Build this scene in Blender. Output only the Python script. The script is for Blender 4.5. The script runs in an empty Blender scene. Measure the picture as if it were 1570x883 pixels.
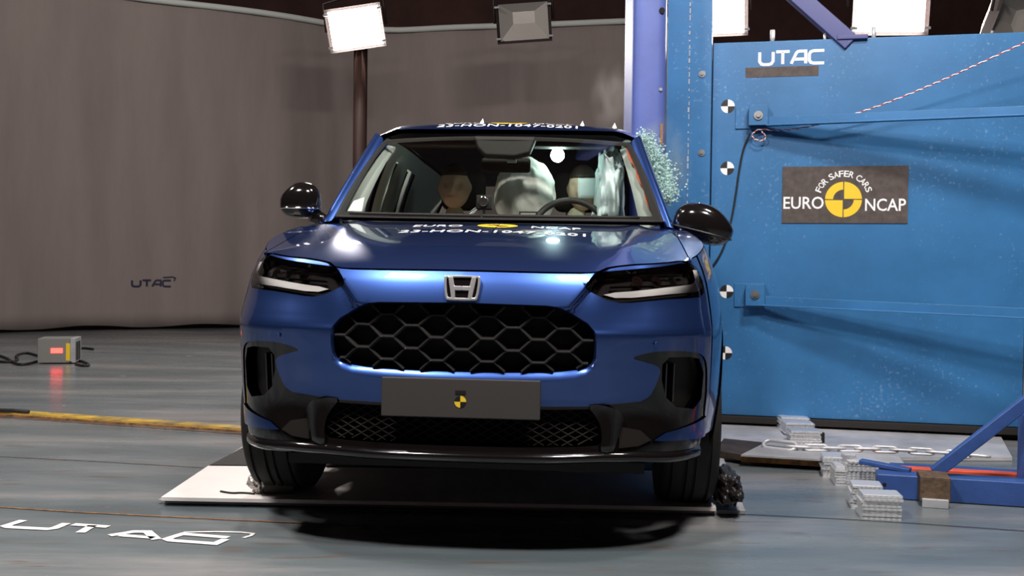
import bpy, bmesh, math, random
import numpy as np
from mathutils import Vector, Matrix, noise
from mathutils.geometry import delaunay_2d_cdt
# ---------- shape of the car body, in car coordinates (x across, y back from the nose, z up) ----------
def cubic(xs, ys):
    xs = np.array(xs, float); ys = np.array(ys, float); n = len(xs); h = np.diff(xs)
    A = np.eye(n); r = np.zeros(n)
    for i in range(1, n-1):
        A[i, i-1] = h[i-1]; A[i, i] = 2*(h[i-1]+h[i]); A[i, i+1] = h[i]
        r[i] = 3*((ys[i+1]-ys[i])/h[i]-(ys[i]-ys[i-1])/h[i-1])
    c = np.linalg.solve(A, r)
    b = (ys[1:]-ys[:-1])/h-h*(2*c[:-1]+c[1:])/3
    d = (c[1:]-c[:-1])/(3*h)
    def f(t):
        t = np.asarray(t, float); i = np.clip(np.searchsorted(xs, t)-1, 0, n-2); u = t-xs[i]
        return ys[i]+b[i]*u+c[i]*u*u+d[i]*u**3
    return f
def mono(xs, ys):                      # monotone (pchip) interpolation: no overshoot
    xs = np.array(xs, float); ys = np.array(ys, float); h = np.diff(xs); dl = np.diff(ys)/h
    m = np.zeros(len(xs)); m[0] = dl[0]; m[-1] = dl[-1]
    for i in range(1, len(xs)-1):
        if dl[i-1]*dl[i] > 0: m[i] = 2*dl[i-1]*dl[i]/(dl[i-1]+dl[i])
    def f(t):
        t = np.clip(np.asarray(t, float), xs[0], xs[-1]); i = np.clip(np.searchsorted(xs, t)-1, 0, len(xs)-2)
        u = (t-xs[i])/h[i]
        return (2*u**3-3*u**2+1)*ys[i]+(u**3-2*u**2+u)*h[i]*m[i]+(-2*u**3+3*u**2)*ys[i+1]+(u**3-u**2)*h[i]*m[i+1]
    return f
def sstep(a, b, x):
    t = np.clip((np.asarray(x, float)-a)/(b-a), 0, 1); return t*t*(3-2*t)
PLAN = [(0,0),(.2,.006),(.4,.030),(.55,.070),(.68,.140),(.78,.240),(.85,.380),(.895,.560),(.915,.75),(.92,.95),(.92,1.3),(.92,1.9),(.92,2.6),(.915,3.3),(.89,3.85),(.83,4.2),(.70,4.42),(.45,4.53),(.2,4.56),(0,4.565)]
_s = np.concatenate([[0], np.cumsum([math.dist(PLAN[i], PLAN[i+1]) for i in range(len(PLAN)-1)])])
SMAX = float(_s[-1])
_px = cubic(_s, [p[0] for p in PLAN]); _py = cubic(_s, [p[1] for p in PLAN])
Wf = mono([.15,.25,.35,.5,.62,.72,.85,.95,1.05,1.13], [.935,.955,.98,1.0,1.0,.998,.985,.955,.905,.86])
Y0 = mono([.15,.2,.26,.32,.45,.60,.70,.715,.80,.86,.90,.93,1.0], [.06,.035,.02,.035,.04,.012,-.005,.0,.024,.048,.072,.095,.22])
Y0side = mono([.15,.2,.26,.32,.45,.60,.68,.698,.712,.74,.80,.86,.90,.93,1.0], [.05,.035,.02,.025,.045,.022,.003,-.001,.003,.019,.055,.080,.10,.125,.19])
ZC = cubic([0,.1,.2,.4,.7,1.0,1.25,1.6], [.885,.922,.952,.997,1.045,1.082,1.105,1.125])
def hood(x, y):
    x = np.abs(x); return ZC(np.clip(y, 0, 1.6))-(.055-.030*sstep(.4, 1.2, y))*(x/.85)**2.0
def dent(x, y, z):                     # the driver's side pushed in by the pole
    lim = .60; w = np.exp(-(np.abs(y-2.33)/.42)**2.5)
    return np.where(x > lim, x-(x-lim)*w, x)
def shell(s, z):
    s = np.asarray(s, float); z = np.asarray(z, float)
    a = np.abs(s); X = _px(a); Y = _py(a)
    w = Wf(z); fade = 1-sstep(.35, .95, Y); mix = sstep(.42, .60, X)
    y = Y+(Y0(z)*(1-mix)+Y0side(z)*mix)*fade
    xb = .338+.88*(z-.785)              # the nose panel between the lamps stands proud
    y = y-.034*(1-sstep(xb-.004, xb+.030, X))*sstep(.735, .79, z)*fade
    x = np.sign(s)*X*w
    y = y-.10*sstep(4.0, 4.5, Y)*sstep(.55, 1.1, z)
    return dent(x, y, z), y, z
def ztop(s):                           # height of the shoulder line
    z = np.full(np.shape(s), .95)
    for _ in range(30):
        x, y, _z = shell(np.abs(s)*-1, z)
        z = .5*z+.5*np.where(y < 1.2, hood(x, y), hood(x, 1.2)+.012*(y-1.2))
    return z
def hoodsurf(x, y):
    return dent(np.asarray(x, float), y, 0), y, hood(x, y)
# ---------- camera ----------
FPX = 1650.; CAMZ = .95; PITCH = math.atan(33.5/FPX); ROLL = math.radians(.7)
cF = np.array([0, math.cos(PITCH), -math.sin(PITCH)]); _r = np.array([1., 0, 0]); _u = np.array([0, math.sin(PITCH), math.cos(PITCH)])
cR = math.cos(ROLL)*_r+math.sin(ROLL)*_u; cU = -math.sin(ROLL)*_r+math.cos(ROLL)*_u
cP = np.array([0, 0, CAMZ])
def ray(px, py): return cF+cR*(px-785)/FPX-cU*(py-441.5)/FPX
def G(px, py, z=0.):                   # point of the level plane at height z seen at a pixel
    d = ray(px, py); return cP+d*((z-CAMZ)/d[2])
def A(px, py, D):                      # point at depth D
    d = ray(px, py); return cP+d*(D/d[1])
def proj(p):
    v = np.asarray(p)-cP; w = v@cF; return 785+FPX*(v@cR)/w, 441.5-FPX*(v@cU)/w
CARO = np.array([-.165, 3.44, .035]); YAW = math.radians(3.9); CROLL = math.radians(.4)
def carmat():
    a, t = -YAW, CROLL
    Rz = np.array([[math.cos(a), -math.sin(a), 0], [math.sin(a), math.cos(a), 0], [0, 0, 1]])
    Ry = np.array([[math.cos(t), 0, math.sin(t)], [0, 1, 0], [-math.sin(t), 0, math.cos(t)]])
    return Rz@Ry
CM = carmat()
def c2w(p): return CARO+CM@np.asarray(p, float)

# ================= camera, world, exposure =================
SC = bpy.context.scene; COL = SC.collection
cam_data = bpy.data.cameras.new('camera'); cam = bpy.data.objects.new('camera', cam_data); COL.objects.link(cam)
cam_data.sensor_width = 36; cam_data.lens = 36*FPX/1570; cam_data.clip_end = 200; cam_data.clip_start = .05
M4 = Matrix([[cR[0], cU[0], -cF[0], cP[0]], [cR[1], cU[1], -cF[1], cP[1]], [cR[2], cU[2], -cF[2], cP[2]], [0, 0, 0, 1]])
cam.matrix_world = M4; SC.camera = cam
SC.view_settings.view_transform = 'Standard'; SC.view_settings.look = 'None'; SC.view_settings.gamma = 1
SC.view_settings.exposure = 0.0; SC.view_settings.use_curve_mapping = False
W = bpy.data.worlds.new('world'); SC.world = W; W.use_nodes = True
W.node_tree.nodes['Background'].inputs[0].default_value = (.55, .50, .50, 1); W.node_tree.nodes['Background'].inputs[1].default_value = .10
OVER = [
 ('ceiling floodlight over the car nose, left of the camera', (-1.5, 1.7, 4.4), (-.3, 4.2, .6), 1.),
 ('ceiling floodlight over the car nose, right of the camera', (1.0, 1.7, 4.4), (.2, 4.2, .6), 1.),
 ('ceiling floodlight high over the yellow floor rail', (-3.3, 4.7, 4.5), (-1.3, 4.6, .3), 1.),
 ('ceiling floodlight high in front of the blue barrier', (1.7, 3.7, 4.4), (2.1, 6.3, 1.9), .85),
 ('added unseen floodlight over the left hall, brightening the backdrop curtain', (-4.5, 8.2, 6.3), (-2.5, 15.5, 2.2), 1.),  # added out of view only to brighten the curtain
]

LAMP_E = 210.0
# ================= materials =================
def mat(name, col, rough=.5, metal=0., coat=0., var=0., vscale=5., bump=0., bscale=40., emit=None, es=0., trans=0., ior=1.45, alpha=1., stretch=(1, 1, 1), col2=None, croug=.03, spec=.5):
    m = bpy.data.materials.new(name); m.use_nodes = True; nt = m.node_tree; p = nt.nodes['Principled BSDF']
    p.inputs['Base Color'].default_value = (*col, 1); p.inputs['Roughness'].default_value = rough; p.inputs['Metallic'].default_value = metal
    p.inputs['Coat Weight'].default_value = coat; p.inputs['Coat Roughness'].default_value = croug; p.inputs['Transmission Weight'].default_value = trans
    p.inputs['IOR'].default_value = ior; p.inputs['Alpha'].default_value = alpha; p.inputs['Specular IOR Level'].default_value = spec
    if emit: p.inputs['Emission Color'].default_value = (*emit, 1); p.inputs['Emission Strength'].default_value = es
    tc = nt.nodes.new('ShaderNodeTexCoord'); mp = nt.nodes.new('ShaderNodeMapping'); mp.inputs['Scale'].default_value = stretch
    nt.links.new(tc.outputs['Object'], mp.inputs[0])
    if var > 0:
        n = nt.nodes.new('ShaderNodeTexNoise'); n.inputs['Scale'].default_value = vscale; n.inputs['Detail'].default_value = 6; n.inputs['Roughness'].default_value = .65
        nt.links.new(mp.outputs[0], n.inputs['Vector'])
        r = nt.nodes.new('ShaderNodeMapRange'); r.inputs[1].default_value = .35; r.inputs[2].default_value = .65
        nt.links.new(n.outputs[0], r.inputs[0])
        mx = nt.nodes.new('ShaderNodeMix'); mx.data_type = 'RGBA'; nt.links.new(r.outputs[0], mx.inputs[0])
        c2 = col2 or tuple(min(1, c*(1+var)) for c in col); c1 = tuple(c*(1-var) for c in col) if not col2 else col
        mx.inputs[6].default_value = (*c1, 1); mx.inputs[7].default_value = (*c2, 1); nt.links.new(mx.outputs[2], p.inputs['Base Color'])
    if bump > 0:
        n = nt.nodes.new('ShaderNodeTexNoise'); n.inputs['Scale'].default_value = bscale; n.inputs['Detail'].default_value = 4
        nt.links.new(mp.outputs[0], n.inputs['Vector']); b = nt.nodes.new('ShaderNodeBump'); b.inputs['Strength'].default_value = bump; b.inputs['Distance'].default_value = .01
        nt.links.new(n.outputs[0], b.inputs['Height']); nt.links.new(b.outputs[0], p.inputs['Normal'])
    return m
M = {}
M['paint'] = mat('blue_car_paint', (.036, .085, .30), .32, .86, coat=1., croug=.03)
M['gloss'] = mat('gloss_black_plastic', (.006, .005, .005), .12, 0, coat=.6)
M['satin'] = mat('satin_black_plastic', (.018, .015, .014), .38)
M['matt'] = mat('matt_black_plastic', (.012, .010, .009), .7)
M['void'] = mat('dark_cavity', (.006, .004, .004), .9)
M['chrome'] = mat('chrome', (.8, .8, .82), .08, 1.)
M['greymetal'] = mat('grey_metal', (.35, .35, .36), .35, .9, var=.15)
M['drl'] = mat('frosted_light_guide', (.9, .92, .92), .25, 0, coat=.5)
M['rubber'] = mat('tyre_rubber', (.016, .015, .014), .75, bump=.2)
M['rim'] = mat('alloy_rim', (.25, .25, .27), .3, .9)
M['plate'] = mat('black_plate', (.045, .040, .038), .55)
M['trimgrey'] = mat('light_grey_trim', (.66, .70, .66), .8)
M['dash'] = mat('dashboard', (.020, .018, .017), .6, bump=.2, bscale=200)
M['seat'] = mat('seat_fabric', (.018, .016, .016), .85, bump=.4, bscale=150)
M['airbag'] = mat('airbag_cloth', (.80, .80, .74), .85, bump=.5, bscale=12, var=.1)
M['bagblue'] = mat('curtain_airbag_cloth', (.62, .72, .74), .85, bump=.5, bscale=9, var=.1)
M['skin'] = mat('dummy_vinyl', (.72, .50, .36), .55, var=.1)
M['shirt'] = mat('dummy_suit', (.78, .62, .46), .85, var=.1, bump=.4, bscale=60)
M['white'] = mat('white_paint', (.85, .85, .85), .5)
M['black'] = mat('black_paint', (.008, .008, .008), .5)
M['yellow'] = mat('yellow_film', (.80, .55, .03), .45)
M['redtrim'] = mat('red_brown_edge', (.40, .10, .06), .4)
M['steel'] = mat('bare_steel', (.60, .60, .62), .38, .35, var=.25, vscale=3, bump=.08)
M['rust'] = mat('rusty_edge', (.22, .10, .03), .8, var=.5, vscale=25, bump=.4)
M['wirered'] = mat('red_wire', (.45, .06, .05), .5)
M['cable'] = mat('black_cable', (.012, .010, .010), .6)
M['lamphouse'] = mat('lamp_housing', (.020, .010, .009), .55)
M['reflector'] = mat('lamp_reflector', (.42, .39, .36), .45, .3, bump=.3, bscale=15)
M['lampglass'] = mat('lit_lamp_glass', (1, 1, 1), .5, emit=(1., .93, .88), es=LAMP_E)
M['flash'] = mat('flash_bulb', (1, 1, 1), .5, emit=(.75, 1., .92), es=60)
M['red_led'] = mat('red_display', (1, .1, .08), .5, emit=(1, .035, .025), es=7)
M['glassy'] = mat('glass_crumbs', (.55, .78, .76), .12, 0, trans=.35, spec=.8)
M['post'] = mat('brown_post', (.045, .020, .016), .6)
M['polelav'] = mat('lavender_blue_paint', (.075, .11, .33), .5, var=.10, vscale=3, bump=.05)
M['board'] = mat('grey_board', (.34, .35, .37), .6, var=.2, vscale=4)
M['whiteboard'] = mat('white_sheet', (.86, .82, .80), .45, var=.04, bump=.05)
M['brownclamp'] = mat('brown_clamp', (.10, .065, .04), .7, var=.4, vscale=30, bump=.4)
M['orange'] = mat('orange_bar', (.62, .085, .035), .5, var=.15)
M['foil'] = mat('crumpled_foil', (.62, .58, .55), .3, .7, bump=.8, bscale=30)
M['hc'] = mat('aluminium_honeycomb', (.85, .86, .88), .3, .6, bump=.15, bscale=60)
M['framblue'] = mat('deep_blue_paint', (.030, .075, .25), .42, var=.15, vscale=6, bump=.1)
M['braceblue'] = mat('dull_indigo_paint', (.055, .065, .20), .5)
M['darkrust'] = mat('dark_rusty_steel', (.055, .038, .028), .6, .3, var=.5, vscale=12, bump=.3)
M['tape'] = mat('grey_tape', (.075, .06, .055), .7, var=.25, vscale=20)
M['boxgrey'] = mat('grey_box', (.20, .20, .19), .6)
M['logoink'] = mat('logo_ink', (.03, .03, .07), .7)
M['brownwall'] = mat('dark_brown_cladding', (.13, .065, .055), .8, var=.3, vscale=.6)
# windscreen: see-through with a faint reflection
def thin_glass(name, tint, w):
    m = bpy.data.materials.new(name); m.use_nodes = True; nt = m.node_tree; nt.nodes.clear()
    o = nt.nodes.new('ShaderNodeOutputMaterial'); t = nt.nodes.new('ShaderNodeBsdfTransparent'); t.inputs[0].default_value = (*tint, 1)
    g = nt.nodes.new('ShaderNodeBsdfGlossy'); g.inputs['Roughness'].default_value = .02
    f = nt.nodes.new('ShaderNodeFresnel'); f.inputs[0].default_value = 1.45
    mm = nt.nodes.new('ShaderNodeMath'); mm.operation = 'MULTIPLY'; mm.inputs[1].default_value = w
    nt.links.new(f.outputs[0], mm.inputs[0]); x = nt.nodes.new('ShaderNodeMixShader'); nt.links.new(mm.outputs[0], x.inputs[0])
    nt.links.new(t.outputs[0], x.inputs[1]); nt.links.new(g.outputs[0], x.inputs[2]); nt.links.new(x.outputs[0], o.inputs[0]); return m
M['glass'] = thin_glass('windscreen_glass', (.92, .97, .94), 1.0)
M['lens'] = thin_glass('lamp_lens', (.95, .93, .92), 1.3)
# painted floor: worn blue grey paint with lighter scuffs
def floor_mat():
    m = bpy.data.materials.new('worn_floor_paint'); m.use_nodes = True; nt = m.node_tree; p = nt.nodes['Principled BSDF']; N = nt.nodes.new; L = nt.links.new
    tc = N('ShaderNodeTexCoord'); mp = N('ShaderNodeMapping'); mp.inputs['Rotation'].default_value = (0, 0, math.radians(12)); mp.inputs['Scale'].default_value = (.35, 1.6, 1); L(tc.outputs['Object'], mp.inputs[0])
    n1 = N('ShaderNodeTexNoise'); n1.inputs['Scale'].default_value = 1.3; n1.inputs['Detail'].default_value = 8; n1.inputs['Roughness'].default_value = .62; L(mp.outputs[0], n1.inputs['Vector'])
    cr = N('ShaderNodeValToRGB'); e = cr.color_ramp.elements; e[0].position = .36; e[0].color = (.095, .120, .134, 1); e[1].position = .66; e[1].color = (.25, .25, .255, 1)
    k = e.new(.5); k.color = (.138, .162, .174, 1); L(n1.outputs[0], cr.inputs[0])
    n2 = N('ShaderNodeTexNoise'); n2.inputs['Scale'].default_value = 9; n2.inputs['Detail'].default_value = 5; L(mp.outputs[0], n2.inputs['Vector'])
    r2 = N('ShaderNodeMapRange'); r2.inputs[1].default_value = .60; r2.inputs[2].default_value = .72; L(n2.outputs[0], r2.inputs[0])
    mx = N('ShaderNodeMix'); mx.data_type = 'RGBA'; L(r2.outputs[0], mx.inputs[0]); L(cr.outputs[0], mx.inputs[6]); mx.inputs[7].default_value = (.13, .10, .085, 1)
    n4 = N('ShaderNodeTexNoise'); n4.inputs['Scale'].default_value = 6; n4.inputs['Detail'].default_value = 3; L(tc.outputs['Object'], n4.inputs['Vector'])
    r4 = N('ShaderNodeMapRange'); r4.inputs[1].default_value = .72; r4.inputs[2].default_value = .75; L(n4.outputs[0], r4.inputs[0])
    mx2 = N('ShaderNodeMix'); mx2.data_type = 'RGBA'; L(r4.outputs[0], mx2.inputs[0]); L(mx.outputs[2], mx2.inputs[6]); mx2.inputs[7].default_value = (.42, .38, .35, 1)
    L(mx2.outputs[2], p.inputs['Base Color'])
    n3 = N('ShaderNodeTexNoise'); n3.inputs['Scale'].default_value = 3; n3.inputs['Detail'].default_value = 6; L(mp.outputs[0], n3.inputs['Vector'])
    r3 = N('ShaderNodeMapRange'); r3.inputs[3].default_value = .14; r3.inputs[4].default_value = .38; L(n3.outputs[0], r3.inputs[0]); L(r3.outputs[0], p.inputs['Roughness'])
    b = N('ShaderNodeBump'); b.inputs['Strength'].default_value = .08; b.inputs['Distance'].default_value = .004; L(n2.outputs[0], b.inputs['Height']); L(b.outputs[0], p.inputs['Normal'])
    return m
M['floor'] = floor_mat()
def barrier_mat():
    m = mat('scuffed_blue_paint', (.028, .14, .325), .42, var=.12, vscale=2.2, bump=.06, bscale=20); nt = m.node_tree; p = nt.nodes['Principled BSDF']; N = nt.nodes.new; L = nt.links.new
    src = p.inputs['Base Color'].links[0].from_socket; tc = N('ShaderNodeTexCoord')
    n = N('ShaderNodeTexNoise'); n.inputs['Scale'].default_value = 45; n.inputs['Detail'].default_value = 2; L(tc.outputs['Object'], n.inputs['Vector'])
    n2 = N('ShaderNodeTexNoise'); n2.inputs['Scale'].default_value = 1.7; n2.inputs['Detail'].default_value = 4; L(tc.outputs['Object'], n2.inputs['Vector'])
    a = N('ShaderNodeMath'); a.operation = 'MULTIPLY_ADD'; L(n2.outputs[0], a.inputs[0]); a.inputs[1].default_value = .5; L(n.outputs[0], a.inputs[2])
    r = N('ShaderNodeMapRange'); r.inputs[1].default_value = .88; r.inputs[2].default_value = 1.05; r.inputs[4].default_value = .40; L(a.outputs[0], r.inputs[0])
    mx = N('ShaderNodeMix'); mx.data_type = 'RGBA'; L(r.outputs[0], mx.inputs[0]); L(src, mx.inputs[6]); mx.inputs[7].default_value = (.22, .36, .55, 1); L(mx.outputs[2], p.inputs['Base Color'])
    return m
M['barrier'] = barrier_mat()
def curtain_mat():
    m = mat('curtain_cloth', (.30, .25, .235), .9, var=.10, vscale=1.1, stretch=(1.5, 1.5, .25)); return m
M['curtain'] = curtain_mat()
# ================= mesh helpers =================
def link(name, me, m=None, parent=None):
    o = bpy.data.objects.new(name, me); COL.objects.link(o)
    if m is not None: me.materials.append(M[m] if isinstance(m, str) else m)
    if parent is not None: o.parent = parent
    return o
def smooth(me, on=True):
    for p in me.polygons: p.use_smooth = on
class MB:
    def __init__(s): s.v = []; s.f = []
    def add(s, vs, fs):
        n = len(s.v); s.v += [tuple(v) for v in vs]; s.f += [tuple(i+n for i in f) for f in fs]; return s
    def box(s, lo, hi, mtx=None):
        vs = [Vector((x, y, z)) for x in (lo[0], hi[0]) for y in (lo[1], hi[1]) for z in (lo[2], hi[2])]
        if mtx is not None: vs = [mtx@v for v in vs]
        return s.add(vs, [(0, 1, 3, 2), (4, 6, 7, 5), (0, 4, 5, 1), (2, 3, 7, 6), (0, 2, 6, 4), (1, 5, 7, 3)])
    def bar(s, a, b, w, h, up=(0, 0, 1)):       # rectangular bar from a to b
        a = Vector(a); b = Vector(b); d = (b-a).normalized(); u = Vector(up); r = d.cross(u).normalized(); u = r.cross(d).normalized()
        vs = [p+r*sx*w/2+u*sz*h/2 for p in (a, b) for sx, sz in ((-1, -1), (1, -1), (1, 1), (-1, 1))]
        return s.add(vs, [(3, 2, 1, 0), (4, 5, 6, 7), (0, 1, 5, 4), (1, 2, 6, 5), (2, 3, 7, 6), (3, 0, 4, 7)])
    def tube(s, pts, r, n=8, closed=False):
        pts = [Vector(p) for p in pts]; k = len(pts); base = len(s.v); up = None
        rr = r if isinstance(r, (list, tuple)) else [r]*k
        for i, p in enumerate(pts):
            d = ((pts[(i+1) % k] if (closed or i < k-1) else p)-(pts[i-1] if (closed or i > 0) else p)).normalized()
            if up is None: up = Vector((0, 0, 1)) if abs(d.z) < .9 else Vector((1, 0, 0))
            a = d.cross(up).normalized(); up = a.cross(d).normalized()
            for j in range(n):
                t = 2*math.pi*j/n; s.v.append(tuple(p+a*math.cos(t)*rr[i]+up*math.sin(t)*rr[i]))
        for i in range(k if closed else k-1):
            for j in range(n):
                s.f.append((base+i*n+j, base+i*n+(j+1) % n, base+((i+1) % k)*n+(j+1) % n, base+((i+1) % k)*n+j))
        if not closed: s.f.append(tuple(base+j for j in range(n))[::-1]); s.f.append(tuple(base+(k-1)*n+j for j in range(n)))
        return s
    def cyl(s, a, b, r, n=24, r2=None): return s.tube([a, b], [r, r if r2 is None else r2], n)
    def prism(s, poly, z0, z1, mtx=None):       # polygon in xy extruded along z
        n = len(poly); vs = [Vector((x, y, z0)) for x, y in poly]+[Vector((x, y, z1)) for x, y in poly]
        if mtx is not None: vs = [mtx@v for v in vs]
        return s.add(vs, [tuple(range(n))[::-1], tuple(range(n, 2*n))]+[(i, (i+1) % n, n+(i+1) % n, n+i) for i in range(n)])
    def grid(s, P):                             # P: list of rows of points
        n = len(P[0]); vs = [p for r in P for p in r]
        return s.add(vs, [(i*n+j, i*n+j+1, (i+1)*n+j+1, (i+1)*n+j) for i in range(len(P)-1) for j in range(n-1)])
    def build(s, name, m, parent=None, sm=False, bevel=0., seg=2, fix=True, sub=0, solid=0.):
        me = bpy.data.meshes.new(name); me.from_pydata(s.v, [], s.f); me.validate()
        if fix:
            bm = bmesh.new(); bm.from_mesh(me); bmesh.ops.recalc_face_normals(bm, faces=bm.faces); bm.to_mesh(me); bm.free()
        smooth(me, sm); o = link(name, me, m, parent)
        if solid: q = o.modifiers.new('solid', 'SOLIDIFY'); q.thickness = solid; q.offset = 0
        if bevel: q = o.modifiers.new('bevel', 'BEVEL'); q.width = bevel; q.segments = seg; q.limit_method = 'ANGLE'; q.angle_limit = math.radians(35)
        if sub: q = o.modifiers.new('sub', 'SUBSURF'); q.levels = sub; q.render_levels = sub
        if bevel and not sm: smooth(me, True); e = o.modifiers.new('wn', 'WEIGHTED_NORMAL'); e.keep_sharp = True
        return o
def tag(o, label=None, cat=None, group=None, kind=None):
    if label: o['label'] = label
    if cat: o['category'] = cat
    if group: o['group'] = group
    if kind: o['kind'] = kind
    return o
def thing(name, label, cat, loc=(0, 0, 0), rot=(0, 0, 0), group=None):
    o = bpy.data.objects.new(name, None); COL.objects.link(o); o.location = loc; o.rotation_euler = rot; o.empty_display_size = .1
    return tag(o, label, cat, group)
def copy_tree(o, parent=None):
    c = o.copy(); COL.objects.link(c)
    if parent is not None: c.parent = parent
    for ch in list(o.children): copy_tree(ch, c)
    return c
def pip(poly, x, y):                            # points in polygon, vectorised
    poly = np.asarray(poly, float); ins = np.zeros(np.shape(x), bool); j = len(poly)-1
    for i in range(len(poly)):
        xi, yi = poly[i]; xj, yj = poly[j]
        if yi != yj: ins ^= ((yi > y) != (yj > y)) & (x < (xj-xi)*(y-yi)/(yj-yi)+xi)
        j = i
    return ins
def densify(poly, step, closed=True):
    out = []; n = len(poly)
    for i in range(n if closed else n-1):
        a = np.array(poly[i], float); b = np.array(poly[(i+1) % n], float); k = max(1, int(math.ceil(np.linalg.norm(b-a)/step)))
        out += [tuple(a+(b-a)*t/k) for t in range(k)]
    if not closed: out.append(tuple(poly[-1]))
    return out
def chaikin(poly, it=1, closed=True):
    for _ in range(it):
        q = []; n = len(poly)
        for i in range(n if closed else n-1):
            a = np.array(poly[i], float); b = np.array(poly[(i+1) % n], float); q += [tuple(a*.75+b*.25), tuple(a*.25+b*.75)]
        if not closed: q = [poly[0]]+q+[poly[-1]]
        poly = q
    return poly
def mirror(poly): return [(-a, b) for a, b in reversed(poly)]
def fn_pos(fn, u, v, off=0.):
    u = np.asarray(u, float); v = np.asarray(v, float); e = 1e-3
    P = np.stack(np.broadcast_arrays(*fn(u, v)), -1)
    a = np.stack(np.broadcast_arrays(*fn(u+e, v)), -1)-np.stack(np.broadcast_arrays(*fn(u-e, v)), -1)
    b = np.stack(np.broadcast_arrays(*fn(u, v+e)), -1)-np.stack(np.broadcast_arrays(*fn(u, v-e)), -1)
    n = np.cross(a, b); n /= np.maximum(np.linalg.norm(n, axis=-1, keepdims=True), 1e-12)
    return P+n*off, n
def panel(name, fn, outer, holes, m, parent, off=0., step=.02, rim=.0, push=(0, 0, 0), flip=False, lines=()):
    """surface patch: outline and holes in the surface's own (u,v), rim = depth of the turned-in edge"""
    loops = [densify(outer, step)]+[densify(h, step) for h in holes]
    pts = []; edges = []
    for lp in loops:
        b = len(pts); pts += lp; n = len(lp); edges += [(b+i, b+(i+1) % n) for i in range(n)]
    for ln in lines:                            # creases: kept as edges of the mesh
        q = densify(ln, step, False); b = len(pts); pts += q; edges += [(b+i, b+i+1) for i in range(len(q)-1)]
    bp = np.array(pts); lo = bp.min(0); hi = bp.max(0)
    gx, gy = np.meshgrid(np.arange(lo[0]+step/2, hi[0], step), np.arange(lo[1]+step/2, hi[1], step)); gx = gx.ravel(); gy = gy.ravel()
    k = pip(loops[0], gx, gy)
    for h in loops[1:]: k &= ~pip(h, gx, gy)
    gx = gx[k]; gy = gy[k]
    if len(gx):
        dmin = np.full(len(gx), 9.)
        for i in range(0, len(bp), 400):
            dd = np.hypot(gx[:, None]-bp[None, i:i+400, 0], gy[:, None]-bp[None, i:i+400, 1]).min(1); dmin = np.minimum(dmin, dd)
        k = dmin > step*.45; gx = gx[k]; gy = gy[k]
    allp = [Vector(p) for p in pts]+[Vector((a, b)) for a, b in zip(gx, gy)]
    vo, eo, fo = delaunay_2d_cdt(allp, edges, [], 0, 1e-7)[:3]
    vo = np.array([tuple(v) for v in vo]); fo = [f for f in fo if len(f) == 3]; fa = np.array(fo)
    c = vo[fa].mean(1); k = pip(loops[0], c[:, 0], c[:, 1])
    for h in loops[1:]: k &= ~pip(h, c[:, 0], c[:, 1])
    fa = fa[k]
    P, N = fn_pos(fn, vo[:, 0], vo[:, 1], off)
    if flip: N = -N
    P = P+np.array(push)
    V = [tuple(p) for p in P]; NN = [tuple(n) for n in N]; F = []
    tri = P[fa]; g = np.cross(tri[:, 1]-tri[:, 0], tri[:, 2]-tri[:, 0]); s = (g*N[fa[:, 0]]).sum(1)
    for f, q in zip(fa, s): F.append(tuple(int(i) for i in (f if q >= 0 else f[::-1])))
    if rim > 0:
        for lp in loops:
            u = np.array([p[0] for p in lp]); v = np.array([p[1] for p in lp]); P0, N0 = fn_pos(fn, u, v, off); P0 = P0+np.array(push)
            if flip: N0 = -N0
            P1 = P0-N0*rim; b = len(V); n = len(lp); V += [tuple(p) for p in P0]+[tuple(p) for p in P1]
            T = np.roll(P0, -1, 0)-np.roll(P0, 1, 0); E = np.cross(T, N0); E /= np.maximum(np.linalg.norm(E, axis=1, keepdims=True), 1e-9)
            NN += [tuple(p) for p in E]*2
            F += [(b+i, b+(i+1) % n, b+n+(i+1) % n, b+n+i) for i in range(n)]
    me = bpy.data.meshes.new(name); me.from_pydata(V, [], F); smooth(me)
    me.normals_split_custom_set_from_vertices(NN)
    return link(name, me, m, parent)
def text_mesh(txt, size=1., extrude=0., font_w=1., space=1., res=3):
    c = bpy.data.curves.new('t', 'FONT'); c.body = txt; c.size = size; c.extrude = extrude; c.resolution_u = res; c.align_x = 'CENTER'; c.align_y = 'CENTER'; c.space_character = space; c.offset = 0.012*size
    o = bpy.data.objects.new('t', c); COL.objects.link(o); bpy.context.view_layer.update()
    me = bpy.data.meshes.new_from_object(o.evaluated_get(bpy.context.evaluated_depsgraph_get())); bpy.data.objects.remove(o)
    vs = [tuple(v.co) for v in me.vertices]; fs = [tuple(p.vertices) for p in me.polygons]; bpy.data.meshes.remove(me)
    xs = [v[0] for v in vs]; ys = [v[1] for v in vs]; cx = (min(xs)+max(xs))/2; cy = (min(ys)+max(ys))/2
    return [((x-cx)*font_w, y-cy, z) for x, y, z in vs], fs, (max(xs)-min(xs))*font_w, max(ys)-min(ys)
def fit_text(txt, w, h, space=1.):
    vs, fs, tw, th = text_mesh(txt, 1., space=space); return [(x*w/tw, y*h/th, z) for x, y, z in vs], fs
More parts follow.
